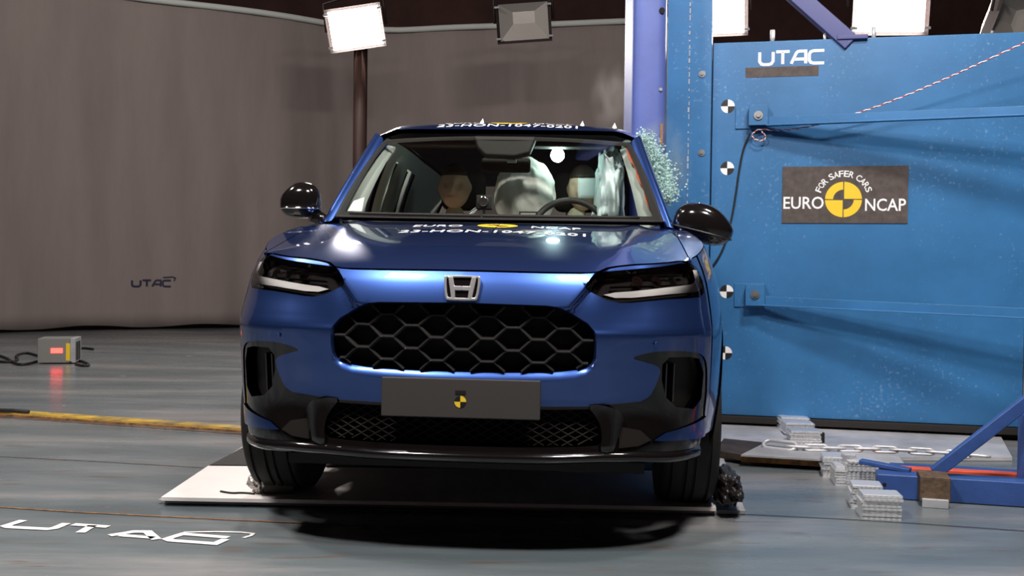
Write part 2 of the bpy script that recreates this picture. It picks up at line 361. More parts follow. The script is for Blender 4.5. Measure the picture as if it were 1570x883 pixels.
def strokes(mb, lines, w, fn, lift=0.):        # flat ribbons: polylines in 2D mapped by fn
    for ln in lines:
        P = [np.array(p, float) for p in ln]; L = []; R = []
        for i, p in enumerate(P):
            d1 = P[i]-P[i-1] if i else P[1]-P[0]; d2 = P[i+1]-P[i] if i < len(P)-1 else d1
            d1 = d1/np.linalg.norm(d1); d2 = d2/np.linalg.norm(d2); n = np.array([-d1[1]-d2[1], d1[0]+d2[0]]); n = n/max(np.linalg.norm(n), 1e-6)
            k = w/2/max(.5, abs(n@np.array([-d1[1], d1[0]]))); L.append(fn(*(p+n*k))); R.append(fn(*(p-n*k)))
        mb.add(L+R, [(i, i+1, len(P)+i+1, len(P)+i) for i in range(len(P)-1)])
# ================= the room =================
fl = MB(); fl.add([(-30, -8, 0), (30, -8, 0), (30, 30, 0), (-30, 30, 0)], [(0, 1, 2, 3)])
floor = tag(fl.build('floor', 'floor', fix=False), kind='structure')
tag(MB().box((-25, 24, 0), (25, 24.3, 9)).build('wall_back', 'brownwall'), kind='structure')
tag(MB().box((-25.3, -8, 0), (-25, 24, 9)).build('wall_left', 'brownwall'), kind='structure')
tag(MB().box((25, -8, 0), (25.3, 24, 9)).build('wall_right', 'brownwall'), kind='structure')
tag(MB().box((-25, -8.3, 0), (25, -8, 9)).build('wall_front', 'brownwall'), kind='structure')
tag(MB().box((-25.3, -8.3, 9), (25.3, 24.3, 9.3)).build('ceiling', 'brownwall'), kind='structure')
# ================= the car =================
car = thing('car', 'blue compact SUV seen from the front, driver side crushed against the tall pole', 'car', tuple(CARO))
car.matrix_world = Matrix.Translation(CARO)@Matrix([list(r)+[0] for r in CM]+[[0, 0, 0, 1]]).to_4x4() if False else Matrix(((*CM[0], CARO[0]), (*CM[1], CARO[1]), (*CM[2], CARO[2]), (0, 0, 0, 1)))
def S_of_y(y): 
    ss = np.linspace(.3, SMAX/2+1.5, 4000); return float(np.interp(y, _py(ss), ss))
def zt(s): return float(ztop(np.array(-abs(s))))
ST = np.arange(0, 7.2, .05)
ztab = np.array([zt(s) for s in ST])
def ZT(s): return float(np.interp(abs(s), ST, ztab))
GR = [(0,.792),(.15,.790),(.27,.788),(.305,.784),(.335,.772),(.402,.732),(.424,.708),(.428,.69),(.426,.625),(.418,.606),(.40,.594),(.372,.584),(.32,.577),(.25,.573),(.12,.570),(0,.570)]   # grille opening, half
LIP = [(0,.797),(.15,.795),(.272,.793),(.309,.789),(.339,.777),(.406,.737),(.429,.711),(.434,.69),(.434,.618),(.428,.590),(.40,.570),(.36,.555),(.31,.548),(.25,.545),(.12,.543),(0,.543)]
HL = [(.405,.866),(.43,.893),(.448,.902),(.492,.906),(.582,.914),(.69,.924),(.80,.937),(.86,.938),(.90,.925),(.925,.885),(.918,.838),(.88,.822),(.696,.816),(.558,.804),(.516,.803),(.468,.813),(.42,.836),(.40,.850)]
CLTOP = [(0,.462),(.25,.463),(.42,.466),(.504,.474),(.59,.480),(.625,.495),(.645,.530),(.660,.566),(.662,.586),(.645,.600),(.60,.612),(.548,.626),(.61,.642),(.68,.648),(.80,.642),(.88,.626),(.92,.59),(.93,.52),(.93,.42),(.945,.40)]
CLTOP = CLTOP[:4]+chaikin(CLTOP[4:], 1, False)
def sym(half): return half+mirror(half[:-1])[0:] if False else [p for p in half]+[(-a, b) for a, b in reversed(half) if a > 1e-6]
SB = .965
# painted bumper skin and nose
top = [(s, ZT(s)-.004) for s in np.arange(0, SB+.001, .035)]
half = list(reversed(CLTOP))[:-1]                       # from side inwards
outer = top+[(SB, .40)]+half+[(0, .462)]
outer = outer[:]                                        # right half
outer = outer+[(-a, b) for a, b in reversed(outer) if a > 1e-6]
_ss = np.linspace(.2, .6, 2000); _xx = _px(_ss); crs = []
for off_, za, zb_ in ((-.004, .795, .885), (.030, .800, .872), (.013, .797, .878)):
    l_ = [(float(np.interp(.338+.88*(z-.785)+off_, _xx, _ss)), z) for z in np.linspace(za, zb_, 10)]; l_ = [p for p in l_ if not bool(pip(LIP, np.array([p[0]]), np.array([p[1]]))[0]) and not bool(pip([(a*1, b) for a, b in HL], np.array([p[0]+.004]), np.array([p[1]]))[0])]
    if len(l_) > 1: crs += [l_, mirror(l_)]
for z in (.712, .698): crs += [[(.442, z), (.955, z)], [(-.955, z), (-.442, z)]]
panel('bumper_skin', shell, outer, [sym(LIP), HL, mirror(HL)], 'paint', car, 0, .0125, rim=.012, lines=crs)
# bright edge round the grille opening: leans inwards from the skin to the grille
def ring(name, A_, B_, depth, m, k0=None, k1=None):
    a = sym(A_); b = sym(B_); P, N = fn_pos(shell, [p[0] for p in a], [p[1] for p in a]); Q, N2 = fn_pos(shell, [p[0] for p in b], [p[1] for p in b])
    Q = Q+np.array([0, depth, 0]); mid = (P+Q)/2+np.array([0, -.004, 0])
    n = len(a); mb = MB(); V = list(P)+list(mid)+list(Q)
    mb.add(V, [(r*n+i, r*n+(i+1) % n, (r+1)*n+(i+1) % n, (r+1)*n+i) for r in range(2) for i in range(n)]); return mb.build(name, m, car, sm=True)
ring('grille_surround', LIP, GR, .022, 'paint')
# grille: honeycomb of glossy black bars over a dark cavity
GP = sym(GR)
panel('grille_cavity', shell, [(a*1.02, .68+(b-.68)*1.04) for a, b in GP], [], 'void', car, 0, .04, push=(0, .065, 0))
fx, gx_, vy = .042, .040, .0375
GPI = [(a*.985, .68+(b-.68)*.955) for a, b in GP]
def inside(p): return bool(pip(GPI, np.array([p[0]]), np.array([p[1]]))[0])
hexe = set()
nodes = {}
def key(p): return (round(p[0], 4), round(p[1], 4))
for c in range(-7, 8):
    for r in range(-4, 5):
        cx = c*(fx+gx_); cz = .680+r*2*vy+(vy if c % 2 else 0); q = [(cx-fx/2, cz+vy), (cx+fx/2, cz+vy), (cx+fx/2+gx_, cz), (cx+fx/2, cz-vy), (cx-fx/2, cz-vy), (cx-fx/2-gx_, cz)]
        for i in range(6): hexe.add(tuple(sorted((key(q[i]), key(q[(i+1) % 6])))))
gm = MB()
def gridbar(mb, a, b, w, d0, d1, ridge):
    (P, N) = fn_pos(shell, [a[0], b[0]], [a[1], b[1]]); P = P+np.array([0, d0, 0])
    A_, B_ = Vector(P[0]), Vector(P[1]); d = (B_-A_).normalized(); f = Vector((0, -1, 0)); u = f.cross(d).normalized(); f = Vector((0, -1, 0))
    vs = []
    for p in (A_-d*w*.3, B_+d*w*.3): vs += [p+u*w/2, p+f*ridge, p-u*w/2, p-u*w/2*1.3-f*d1, p+u*w/2*1.3-f*d1]
    mb.add(vs, [(0, 1, 6, 5), (1, 2, 7, 6), (2, 3, 8, 7), (3, 4, 9, 8), (4, 0, 5, 9), (4, 3, 2, 1, 0), (5, 6, 7, 8, 9)])
for a, b in sorted(hexe):
    ia, ib = inside(a), inside(b)
    if not (ia or ib): continue
    a = np.array(a); b = np.array(b)
    if not (ia and ib):
        if ib: a, b = b, a
        lo, hi = 0., 1.
        for _ in range(12):
            mid = (lo+hi)/2; (lo, hi) = (mid, hi) if inside(a+(b-a)*mid) else (lo, mid)
        b = a+(b-a)*lo
        if lo < .06: continue
    gridbar(gm, a, b, .0105, .022, .03, .010)
M['grille'] = mat('dark_chrome_grille', (.16, .155, .155), .24, .85, coat=.5)
gm.build('honeycomb_grille', 'grille', car)
# black lower cladding with the intake opening
IN = [(0,.452),(.30,.453),(.42,.456),(.445,.445),(.468,.40),(.472,.355),(.455,.338),(.40,.334),(.15,.330),(0,.330)]
VENT = [(.86,.612),(.80,.622),(.70,.624),(.672,.60),(.672,.55),(.69,.49),(.74,.455),(.84,.44),(.89,.47),(.90,.56)]
bot = [(0,.292),(.30,.292),(.48,.297),(.60,.296),(.75,.285),(.945,.28)]
half = CLTOP[:]; outer = half+list(reversed(bot))
outer = outer+[(-a, b) for a, b in reversed(outer) if a > 1e-6]
outer = [p for i, p in enumerate(outer) if i == 0 or math.dist(p, outer[i-1]) > 1e-4]
panel('lower_cladding', shell, outer, [sym(IN), VENT, mirror(VENT)], 'gloss', car, -.004, .02, rim=.02)
for v in (VENT, mirror(VENT)):
    panel('vent_pocket', shell, [(.78*np.sign(v[0][0])+(a-.78*np.sign(v[0][0]))*1.05, .53+(b-.53)*1.05) for a, b in v], [], 'matt', car, -.045, .03)
for sg in (1, -1):
    for s0 in (.70, .735): 
        P, N = fn_pos(shell, [sg*s0]*2, [.60, .47], -.03); MB().bar(P[0], P[1], .006, .03, up=N[0]).build('vent_fin', 'gloss', car)
panel('intake_cavity', shell, [(a*1.03, .39+(b-.39)*1.06) for a, b in sym(IN)], [], 'void', car, 0, .04, push=(0, .05, 0))
INP = sym(IN); lm = MB()
M['mesh'] = mat('grey_mesh', (.016, .013, .012), .8, spec=.12)
for sg in (1, -1):
    for k in range(-14, 15):
        a = np.array([k*.048-.3, .30]); d = np.array([.6, .33*sg]); 
        if sg < 0: a[1] = .49
        t = np.linspace(0, 1.2, 120); pts = a+t[:, None]*d; ins = pip(INP, pts[:, 0], pts[:, 1]); idx = np.where(ins)[0]
        if len(idx) < 3: continue
        run = pts[idx[0]:idx[-1]+1:5]
        for i in range(len(run)-1): gridbar(lm, run[i], run[i+1], .0045, .028, .012, .002)
lm.build('intake_mesh', 'mesh', car)
# glossy fins either side of the intake
for sg in (1, -1):
    fin = [(.405,.470),(.45,.474),(.505,.462),(.535,.43),(.53,.40),(.52,.365),(.505,.305),(.478,.298),(.468,.33),(.468,.375),(.452,.42)]
    fin = chaikin([(sg*a, b) for a, b in (fin if sg > 0 else reversed(fin))], 1)
    def finsurf(u, v, sg=sg):
        x, y, z = shell(u, v); c = .478+(.39-v)*.25*0; k = np.exp(-((np.abs(u)-.488)/.03)**2); return x, y-.022*k*sstep(.29, .34, v), z
    panel('intake_fin', finsurf, fin, [], 'gloss', car, .004, .012, rim=.015)
    pt = [(.655,.350),(.70,.372),(.79,.384),(.88,.395),(.95,.405),(.965,.40),(.965,.335),(.90,.336),(.78,.342),(.69,.346)]
    panel('bumper_corner', shell, [(sg*a, b) for a, b in (pt if sg > 0 else reversed(pt))], [], 'paint', car, .004, .02, rim=.01)
    cv = [(.52,.40),(.60,.385),(.645,.352),(.60,.335),(.53,.33)]
    panel('corner_guard', shell, [(sg*a, b) for a, b in (cv if sg > 0 else reversed(cv))], [], 'mesh', car, .003, .02, rim=.01)
    P, N = fn_pos(shell, [sg*.60], [.695+.0], .002)
    P, N = fn_pos(shell, [sg*.640], [.672], .002); MB().cyl(P[0], P[0]+N[0]*.004, .008, 16).build('parking_sensor', 'paint', car, bevel=.001)
# lower lip: rolls under the nose
def liprow(dz, dy):
    ss = np.arange(-.96, .961, .03); z = np.interp(np.abs(ss), [b[0] for b in bot], [b[1] for b in bot]); P, N = fn_pos(shell, ss, z); P[:, 1] += dy; P[:, 2] += dz; return [tuple(p) for p in P]
MB().grid([liprow(.022, -.0005), liprow(.018, -.016), liprow(.006, -.022), liprow(-.006, -.018), liprow(-.014, .0), liprow(-.02, .05), liprow(-.03, .16)]).build('lower_lip', 'gloss', car, sm=True)
# ---- sides: fenders, doors, quarter panels, rear bumper ----
YF, YR, ZW = .90, 3.557, .335
def arch(yc, r, n=16, z0=.30):
    a0 = math.asin(min(1, (z0-ZW)/r)) if z0 > ZW-r else -.5
    return [(yc-r*math.cos(a0+(math.pi-2*a0)*i/n), ZW+r*math.sin(a0+(math.pi-2*a0)*i/n)) for i in range(n+1)]
s_y = S_of_y
def side_panel(name, y0, y1, zb, arcs, m, off=0, s0=None, s1=None, top=None):
    a = s0 if s0 is not None else s_y(y0); b = s1 if s1 is not None else s_y(y1)
    up = [(s, ZT(s)-.003) for s in np.arange(b, a, -.08)]+[(a, ZT(a)-.003)]
    if top is not None: up = [(b, top), (a, top)]
    low = [(a, zb)]
    for yc, r in arcs: low += [(min(max(s_y(y), a+.004), b-.004), z) for y, z in arch(yc, r, z0=zb)]
    low += [(b, zb)]
    lp = low+up; lp = [p for i, p in enumerate(lp) if i == 0 or math.dist(p, lp[i-1]) > 1e-4]
    for sg in (1, -1): panel(name, shell, [(sg*p[0], p[1]) for p in lp], [], m, car, off, .05, rim=.01)
side_panel('front_fender', .5, 1.36, .34, [(YF, .385)], 'paint', s0=SB+.004)
side_panel('front_door', 1.366, 2.43, .34, [], 'paint')
side_panel('rear_door', 2.436, 3.30, .34, [], 'paint')
side_panel('rear_quarter', 3.306, 4.1, .34, [(YR, .385)], 'paint')
S_END = SMAX
side_panel('rear_bumper', 4.1, 4.5, .30, [], 'paint', s0=s_y(4.1)+.006, s1=S_END-.0)
side_panel('sill_cladding', 1.30, 3.15, .20, [], 'satin', top=.338)
for yc in (YF, YR):
    for sg in (1, -1):
        o = arch(yc, .388, 20, .29); i_ = arch(yc, .345, 20, .29); lp = [(sg*s_y(y), z) for y, z in o]+[(sg*s_y(y), z) for y, z in reversed(i_)]
        panel('wheel_arch_trim', shell, lp, [], 'satin', car, .006, .04, rim=.02)
for sg in (1, -1):
    for yd in (2.22, 3.12): P, N = fn_pos(shell, [sg*s_y(yd)], [.90], .02); MB().box((-.012, -.11, -.016), (.012, .11, .016), Matrix.Translation(P[0])).build('door_handle', 'paint', car, bevel=.008)
# ---- hood, fender tops ----
def shut(y): return .752-.05*sstep(.9, 1.35, y)+.0*y
def cowl_y(x): return 1.150+.20*(abs(x)/.72)**2.2
fr = []                                                  # front line along the nose, a hair behind the shoulder
for s in np.arange(0, .80, .03):
    x, y, z = shell(-s, ZT(s)); 
    if -x > .742: break
    fr.append((-float(x), float(y)+.005))
ylast = fr[-1][1]
sd = [(float(shut(y)), y) for y in np.arange(ylast+.03, cowl_y(.70)-.02, .06)]
bk = [(x, cowl_y(x)) for x in (.70, .6, .48, .36, .24, .12)]
hh = fr+sd+bk; hood_out = hh+[(0, cowl_y(0))]+[(-a, b) for a, b in reversed(hh[1:])]
def hoodbulge(x, y):
    X, Y, Z = hoodsurf(x, y); r = np.exp(-((np.abs(x)-(.50+.10*sstep(0, 1.2, y)))/.05)**2); return X, Y, Z+.010*r*sstep(.15, .5, y)
panel('hood', hoodbulge, hood_out, [], 'paint', car, 0, .025, rim=.012)
for sg in (1, -1):
    o = []
    for s in np.arange(.60, s_y(1.42), .03):
        x, y, z = shell(-s, ZT(s)); 
        if -x < .757 and y < .6: continue
        o.append((-float(x)-.001, float(y)))
    inn = [(float(shut(y))+.005, y) for y in np.arange(ylast+.03, 1.40, .06)]
    lp = o+[(.72, o[-1][1])]+list(reversed(inn)); panel('fender_top', hoodsurf, [(sg*a, b) for a, b in lp], [], 'paint', car, 0, .03, rim=.01)
def under(u, v):
    x, y, z = shell(u, v); return x*.97, y+.03, z
panel('inner_shell', under, [(s, max(.30, ZT(s)-.05)) for s in np.arange(-.95, .951, .05)][::1]+[(s, .83) for s in np.arange(.95, -.951, -.05)] if False else [(-.95, .45), (.95, .45), (.95, .80), (-.95, .80)], [], 'void', car, -.06, .06, push=(0, .04, 0))
def hoodunder(x, y): X, Y, Z = hoodsurf(x, y); return X*.97, Y+.02, Z-.02
panel('hood_liner', hoodunder, hood_out, [], 'void', car, 0, .08)
MB().box((-.60, .16, .235), (.60, 1.3, .27)).box((-.74, 1.36, .20), (.58, 3.1, .28)).box((-.60, 3.1, .22), (.56, 4.4, .30)).box((-.56, .30, .235), (.56, .95, .78)).build('underbody', 'matt', car)
# ---- headlights ----
for sg in (1, -1):
    def MR(l): return [(sg*a, b) for a, b in (l if sg > 0 else reversed(l))]
    hb = panel('headlight', shell, MR(HL), [], 'void', car, -.045, .02)
    panel('lens', shell, MR([(.66+(a-.66)*.985, .865+(b-.865)*.97) for a, b in HL]), [], 'lens', hb, .002, .02)
    big = MR([(.66+(a-.66)*1.0, .865+(b-.865)*1.0) for a, b in HL]); small = MR([(.66+(a-.66)*.95, .868+(b-.868)*.86) for a, b in HL])
    a_, n_ = fn_pos(shell, [p[0] for p in big], [p[1] for p in big], -.002); b_, n_ = fn_pos(shell, [p[0] for p in small], [p[1] for p in small], -.040)
    q = MB(); n = len(big); q.add(list(a_)+list(b_), [(i, (i+1) % n, n+(i+1) % n, n+i) for i in range(n)]); q.build('bezel', 'gloss', hb, sm=True)
    D1 = [(.900,.915),(.905,.852),(.86,.840),(.70,.832),(.56,.820),(.50,.819),(.46,.829),(.50,.837),(.56,.841),(.70,.855),(.835,.866),(.862,.878),(.866,.915)]
    panel('light_guide', shell, MR(D1), [], 'drl', hb, -.001, .012, rim=.018)
    for s_ in (.60, .68, .76):
        P, N = fn_pos(shell, [sg*s_], [.884], -.045); Nn = N[0]
        MB().cyl(P[0], P[0]+Nn*.018, .017, 20, .021).build('projector', 'chrome', hb, sm=False)
        MB().cyl(P[0]+Nn*.015, P[0]+Nn*.020, .016, 20, .012).build('projector_lens', 'lens', hb, sm=False)
    for z_ in (.865, .905):
        mb = MB()
        P, N = fn_pos(shell, [sg*(.50+.03*i) for i in range(12)], [z_+.0008*i for i in range(12)], -.03)
        for i in range(11): mb.bar(P[i], P[i+1], .003, .012, up=N[i])
        mb.build('reflector_rib', 'gloss', hb)
# ---- badge ----
M['badgechrome'] = mat('badge_chrome', (.9, .9, .93), .25, .85)
P, N = fn_pos(shell, [0, 0], [.838, .80]); bz = .842; by = float(shell(0., .842)[1])
bt = Matrix.Translation((0, by-.006, bz))@Matrix.Rotation(math.radians(76), 4, 'X')
def ringpoly(w0, w1, h, r): return chaikin([(-w0, -h), (w0, -h), (w1, h), (-w1, h)], 3)
mb = MB(); o = chaikin([(-.053,-.036),(-.042,-.041),(.042,-.041),(.053,-.036),(.060,.034),(.053,.041),(-.053,.041),(-.060,.034)], 1); i_ = [(x*.86, y*.82+.001) for x, y in o]; n = len(o)
for z0, z1 in ((0, .010),):
    V = [bt@Vector((x, y, z0)) for x, y in o]+[bt@Vector((x, y, z1)) for x, y in o]+[bt@Vector((x, y, z1)) for x, y in i_]+[bt@Vector((x, y, z0)) for x, y in i_]
    mb.add(V, [(r*n+i, r*n+(i+1) % n, ((r+1) % 4)*n+(i+1) % n, ((r+1) % 4)*n+i) for r in range(4) for i in range(n)])
for sg in (1, -1): mb.prism([(sg*x, y) for x, y in [(.020,-.034),(.033,-.034),(.046,.036),(.030,.036),(.024,.006),(.0,.006),(.0,-.008),(.022,-.008)]][::sg], 0, .011, bt)
mb.build('badge', 'badgechrome', car, bevel=.0035)
MB().prism([(x*.98, y*.98) for x, y in o], -.02, .002, bt).build('badge_backing', 'gloss', car)
# ---- blank plate with small round sticker ----
pz, py_ = .485, float(shell(0., .50)[1])-.030
pl = MB().box((-.257, py_, .425), (.257, py_+.012, .552)).build('plate', 'plate', car, bevel=.004)
pl.name = 'number_plate'
MB().box((-.20, py_+.010, .44), (.20, py_+.05, .54)).build('plate_bracket', 'satin', pl)
def disc_quads(name1, name2, m1, m2, c, r, parent, mtx, full=False, n=10, lift=.001):
    """round two-tone marker"""
    a = MB(); b = MB()
    for k in range(4):
        arc = [(0, 0)]+[(r*math.cos(math.pi/2*(k+t/n)), r*math.sin(math.pi/2*(k+t/n))) for t in range(n+1)]
        (a if k % 2 == 0 else b).prism(arc, 0, lift, mtx)
    A_ = a.build(name1, m1, parent); B_ = b.build(name2, m2, parent); return A_, B_
mt = Matrix.Translation((0.0, py_-.0005, .478))@Matrix.Rotation(math.radians(90), 4, 'X')
disc_quads('sticker_quarters', 'sticker_backing', 'yellow', 'black', None, .019, pl, mt)
MB().box((-.017, py_-.001, .503), (.017, py_+.001, .514)).build('sticker_caption', 'black', pl)
MB().box((-.017, py_-.0012, .5005), (.017, py_+.001, .5025)).build('sticker_caption', 'mesh', pl)
# ---- windscreen, pillars, roof, glass ----
M['sidebag'] = mat('pale_airbag_cloth', (.62, .66, .62), .85, bump=.4, bscale=14)
def ws_pt(u, v, off=0.):
    u = np.asarray(u, float); v = np.asarray(v, float); b = np.abs(u)**2.2
    bx = .738*u-.006; by = 1.165+.215*b; bz = 1.118+.012*b
    tx = .592*u; ty = 1.665+.085*b; tz = 1.528-.012*b
    k = v*(1-v)*.10; return bx+(tx-bx)*v, by+(ty-by)*v-k*.5, bz+(tz-bz)*v+k*.8
def band(u0, u1, v0, v1): return [(u0, v0), (u1, v0), (u1, v1), (u0, v1)]
panel('windscreen', ws_pt, band(-.985, .985, .01, .99), [], 'glass', car, 0, .05)
panel('windscreen_border', ws_pt, band(-1, 1, -.01, 1.01), [[(-.945, .045), (.945, .045), (.955, .93), (.5, .945), (-.5, .945), (-.955, .93)]], 'matt', car, -.004, .04)
def roof_z(x, y): return cubic([1.6, 1.72, 1.85, 2.0, 2.4, 3.2, 4.0, 4.3], [1.53, 1.573, 1.610, 1.634, 1.652, 1.63, 1.545, 1.50])(y)-.022*(np.abs(x)/.6)**2-.045*sstep(.52, .68, np.abs(x))
def roofsurf(x, y): return dent(np.asarray(x, float)*1., y, 0)*1. if False else np.asarray(x, float)*1., np.asarray(y, float)*1., roof_z(x, y)
def XR(y): return float(np.interp(y, [1.70, 1.9, 2.3, 3.2, 4.0, 4.3], [.64, .655, .665, .65, .595, .555]))
rf = [(x, 1.690+.085*(x/.592)**2) for x in np.linspace(-.635, .635, 17)]+[(XR(y), y) for y in (1.95, 2.2, 2.6, 3.0, 3.5, 4.0)]+[(x, 4.25-.05*(x/.5)**2) for x in (.54, .3, 0, -.3, -.54)]+[(-XR(y), y) for y in (4.0, 3.5, 3.0, 2.6, 2.2, 1.95)]
panel('roof', roofsurf, rf, [], 'paint', car, 0, .04, rim=.02)
def bez(a, b, n): return [a+(b-a)*i/n for i in range(n+1)]
for sg in (1, -1):
    rows = []                                           # A pillar, wraps from the glass to the door frame
    for v in np.linspace(-.06, 1.0, 15):
        p = np.array(ws_pt(sg*1.0, v)); q = np.array([sg*((.80 if sg < 0 else .775)-(.160 if sg < 0 else .135)*v), 1.42+.38*v, 1.085+.463*v])
        m_ = (p+q)/2+np.array([sg*.014, -.028, .016]); rows.append([tuple(p+np.array([0, 0, -.003])), tuple(p*.55+m_*.45+np.array([0, -.006, .004])), tuple(m_), tuple(q*.7+m_*.3+np.array([sg*.012, -.004, 0])), tuple(q), tuple(q+np.array([-sg*.05, .02, -.02])), tuple(p+np.array([-sg*.012, .05, -.02]))])
    MB().grid(rows).build('front_pillar', 'paint', car, sm=True, fix=True, sub=1)
    rows = []                                           # light grey pillar lining, widened to imitate pale backlit haze in the side window
    for v in np.linspace(.0, 1., 9):
        p = np.array(ws_pt(sg*.98, v)); w_ = .085 if True else 0; rows.append([tuple(p+np.array([sg*.0, .03, -.025])), tuple(p+np.array([-sg*(.085-.05*v), .055, -.03])), tuple(p+np.array([-sg*.02, .15, -.035]))])
    MB().grid(rows).build('pillar_lining_backlight', 'trimgrey', car, sm=True)
    def US(y, t, sg=sg):
        y = np.asarray(y, float); t = np.asarray(t, float); s_ = np.interp(y, _py(np.linspace(.5, 6.5, 800)), np.linspace(.5, 6.5, 800)); z0 = np.interp(s_, ST, ztab)
        x0 = shell(-s_, z0)[0]*-1; x1 = np.interp(y, [1.3, 1.70, 1.9, 2.3, 3.2, 4.0, 4.3], [.60, .612, .645, .660, .650, .595, .555]); z1 = roof_z(x1, np.clip(y, 1.72, 4.3))
        z1 = np.where(y < 1.8, 1.085+.475*(y-1.40)/.40, z1)
        k = .02*np.sin(np.pi*t); X = x0+(x1-x0)*t+k; X = X if sg < 0 else dent(X*1., y, 0); return sg*X, y, z0+(z1-z0)*t
    def PU(name, o_, h_, m_, par_, off_=0, st_=.05, rim=0, flip=False, sg=sg, US=US): return panel(name, US, o_, h_, m_, par_, off_*sg, st_, rim=rim, flip=(flip != (sg < 0)))
    win1 = [(1.50, .06), (2.36, .06), (2.36, .88), (1.93, .88), (1.84, .84)]; win2 = [(2.46, .06), (3.32, .06), (3.25, .87), (2.46, .88)]; win3 = [(3.42, .10), (3.85, .25), (3.62, .84), (3.36, .86)]
    frame = [(1.42, 0), (4.20, 0), (4.20, 1), (1.86, 1), (1.80, .97)]
    PU('side_frame', frame, [win1, win2, win3], 'paint', car, 0, .06, rim=.015)
    for w in ([win2, win3] if sg > 0 else [win1, win2, win3]): PU('side_window', w, [], 'glass', car, -.006, .08)
    PU('door_lining', [(1.45, 0), (4.1, 0), (4.1, .99), (1.88, .99)], [[(1.56, .02), (2.30, .02), (2.30, .80), (2.0, .84)], [(2.52, .02), (3.24, .02), (3.16, .80), (2.52, .82)]], 'trimgrey', car, -.03, .08, flip=True)
    if sg < 0:
        PU('window_airbag', [(1.50, .02), (1.90, .02), (2.02, .50), (2.02, .86), (1.86, .84)], [], 'sidebag', car, -.045, .08, flip=True)
        PU('window_airbag', [(2.46, .02), (2.80, .02), (2.86, .5), (2.80, .84), (2.50, .84)], [], 'sidebag', car, -.045, .08, flip=True)
    # belt strip
    PU('belt_moulding', [(1.42, -.02), (4.0, -.02), (4.0, .05), (1.42, .05)], [], 'gloss', car, .003, .08)
# rear
mb = MB(); mb.grid([[(x, 4.20+.10*(1-(x/.6)**2)-.0*t+.28*t, 1.50-.40*t) for x in np.linspace(-.58-.14*t, .58+.14*t, 9)] for t in np.linspace(0, 1, 5)]); mb.build('rear_window', 'glass', car, sm=True, fix=False)
mb = MB(); mb.grid([[(x*(1+.0*z), 4.47+.03*(1-(x/.8)**2)-.02*abs(z-.8), z) for x in np.linspace(-.76, .76, 9)] for z in np.linspace(.35, 1.10, 7)]); mb.build('tailgate', 'paint', car, sm=True, solid=.02)
panel('windscreen_sticker', ws_pt, [(-.93, .055), (-.83, .055), (-.86, .20), (-.925, .16)], [], 'white', car, -.006, .03)
# cowl strip and wipers
rows = []
for dy, dz in ((-.035, .004), (.02, .010), (.05, -.005)): rows.append([(.735*u, 1.165+.215*abs(u)**2.2+dy, 1.108+.010*abs(u)**2.2+dz) for u in np.linspace(-1, 1, 25)])
MB().grid(rows).build('cowl', 'matt', car, sm=True, solid=.006)
for x0, x1 in ((-.05, .62), (-.66, -.06)):
    pts = [Vector((x0+(x1-x0)*t, 1.150+.20*(abs(x0+(x1-x0)*t)/.72)**2.2+.005, 1.128+.012*(abs(x0+(x1-x0)*t)/.72)**2)) for t in np.linspace(0, 1, 12)]
    MB().tube(pts, .007, 6).build('wiper', 'matt', car, sm=True)
# roof and hood lettering
def hoodtext(txt, w, h, cx, cy, name, surf, m='white', rev=False, holes=None):
    vs, fs = fit_text(txt, w, h, 1.05); out = []
    for x, y, z in vs:
        X, Y, Z = surf(cx+x, cy+y); out.append((float(X), float(Y), float(Z)+.0018))
    return MB().add(out, fs).build(name, m, car, fix=False)
def roundlogo(cx, cy, rx, ry, surf, tag_):
    for nm, m_, r0, r1, a0, a1 in ((tag_, 'yellow', 0, 1, 0, 1),):
        def P(x, y, dz=.0018): X, Y, Z = surf(cx+x*rx, cy+y*ry); return (float(X), float(Y), float(Z)+dz)
        mb = MB(); n = 20
        for k in range(4):
            for t in range(5):
                a = math.pi/2*(k+t/5)+.03; b = math.pi/2*(k+(t+1)/5)-(.03 if t == 4 else 0)
                rr = (0.12, .98) if k in (0, 2) else (.55, .98)
                mb.add([P(rr[0]*math.cos(a), rr[0]*math.sin(a)), P(rr[1]*math.cos(a), rr[1]*math.sin(a)), P(rr[1]*math.cos(b), rr[1]*math.sin(b)), P(rr[0]*math.cos(b), rr[0]*math.sin(b))], [(0, 1, 2, 3)])
        mb.build(tag_, 'yellow', car, fix=False)
hoodtext('23-HON-1047-0201', .72, .085, .03, .715, 'hood_lettering', hoodbulge)
hoodtext('EURO', .20, .085, -.21, .94, 'hood_lettering', hoodbulge); hoodtext('NCAP', .20, .085, .27, .94, 'hood_lettering', hoodbulge)
roundlogo(.03, .97, .085, .095, hoodbulge, 'hood_logo')
hoodtext('23-HON-1047-0201', .68, .085, .0, 1.80, 'roof_lettering', roofsurf)
hoodtext('EURO', .19, .09, -.22, 1.925, 'roof_lettering', roofsurf); hoodtext('NCAP', .19, .09, .22, 1.925, 'roof_lettering', roofsurf)
roundlogo(0, 1.93, .095, .085, roofsurf, 'roof_logo')
for x, y in ((-.14, 1.95), (.36, 2.0), (.52, 1.95)):
    z = float(roof_z(x, y)); mb = MB(); mb.add([(x-.012, y, z-.002), (x+.012, y, z-.002), (x+.002, y+.03, z+.028), (x, y+.05, z-.002)], [(0, 1, 2), (1, 3, 2), (3, 0, 2), (0, 3, 1)]); mb.build('roof_marker', 'white', car)
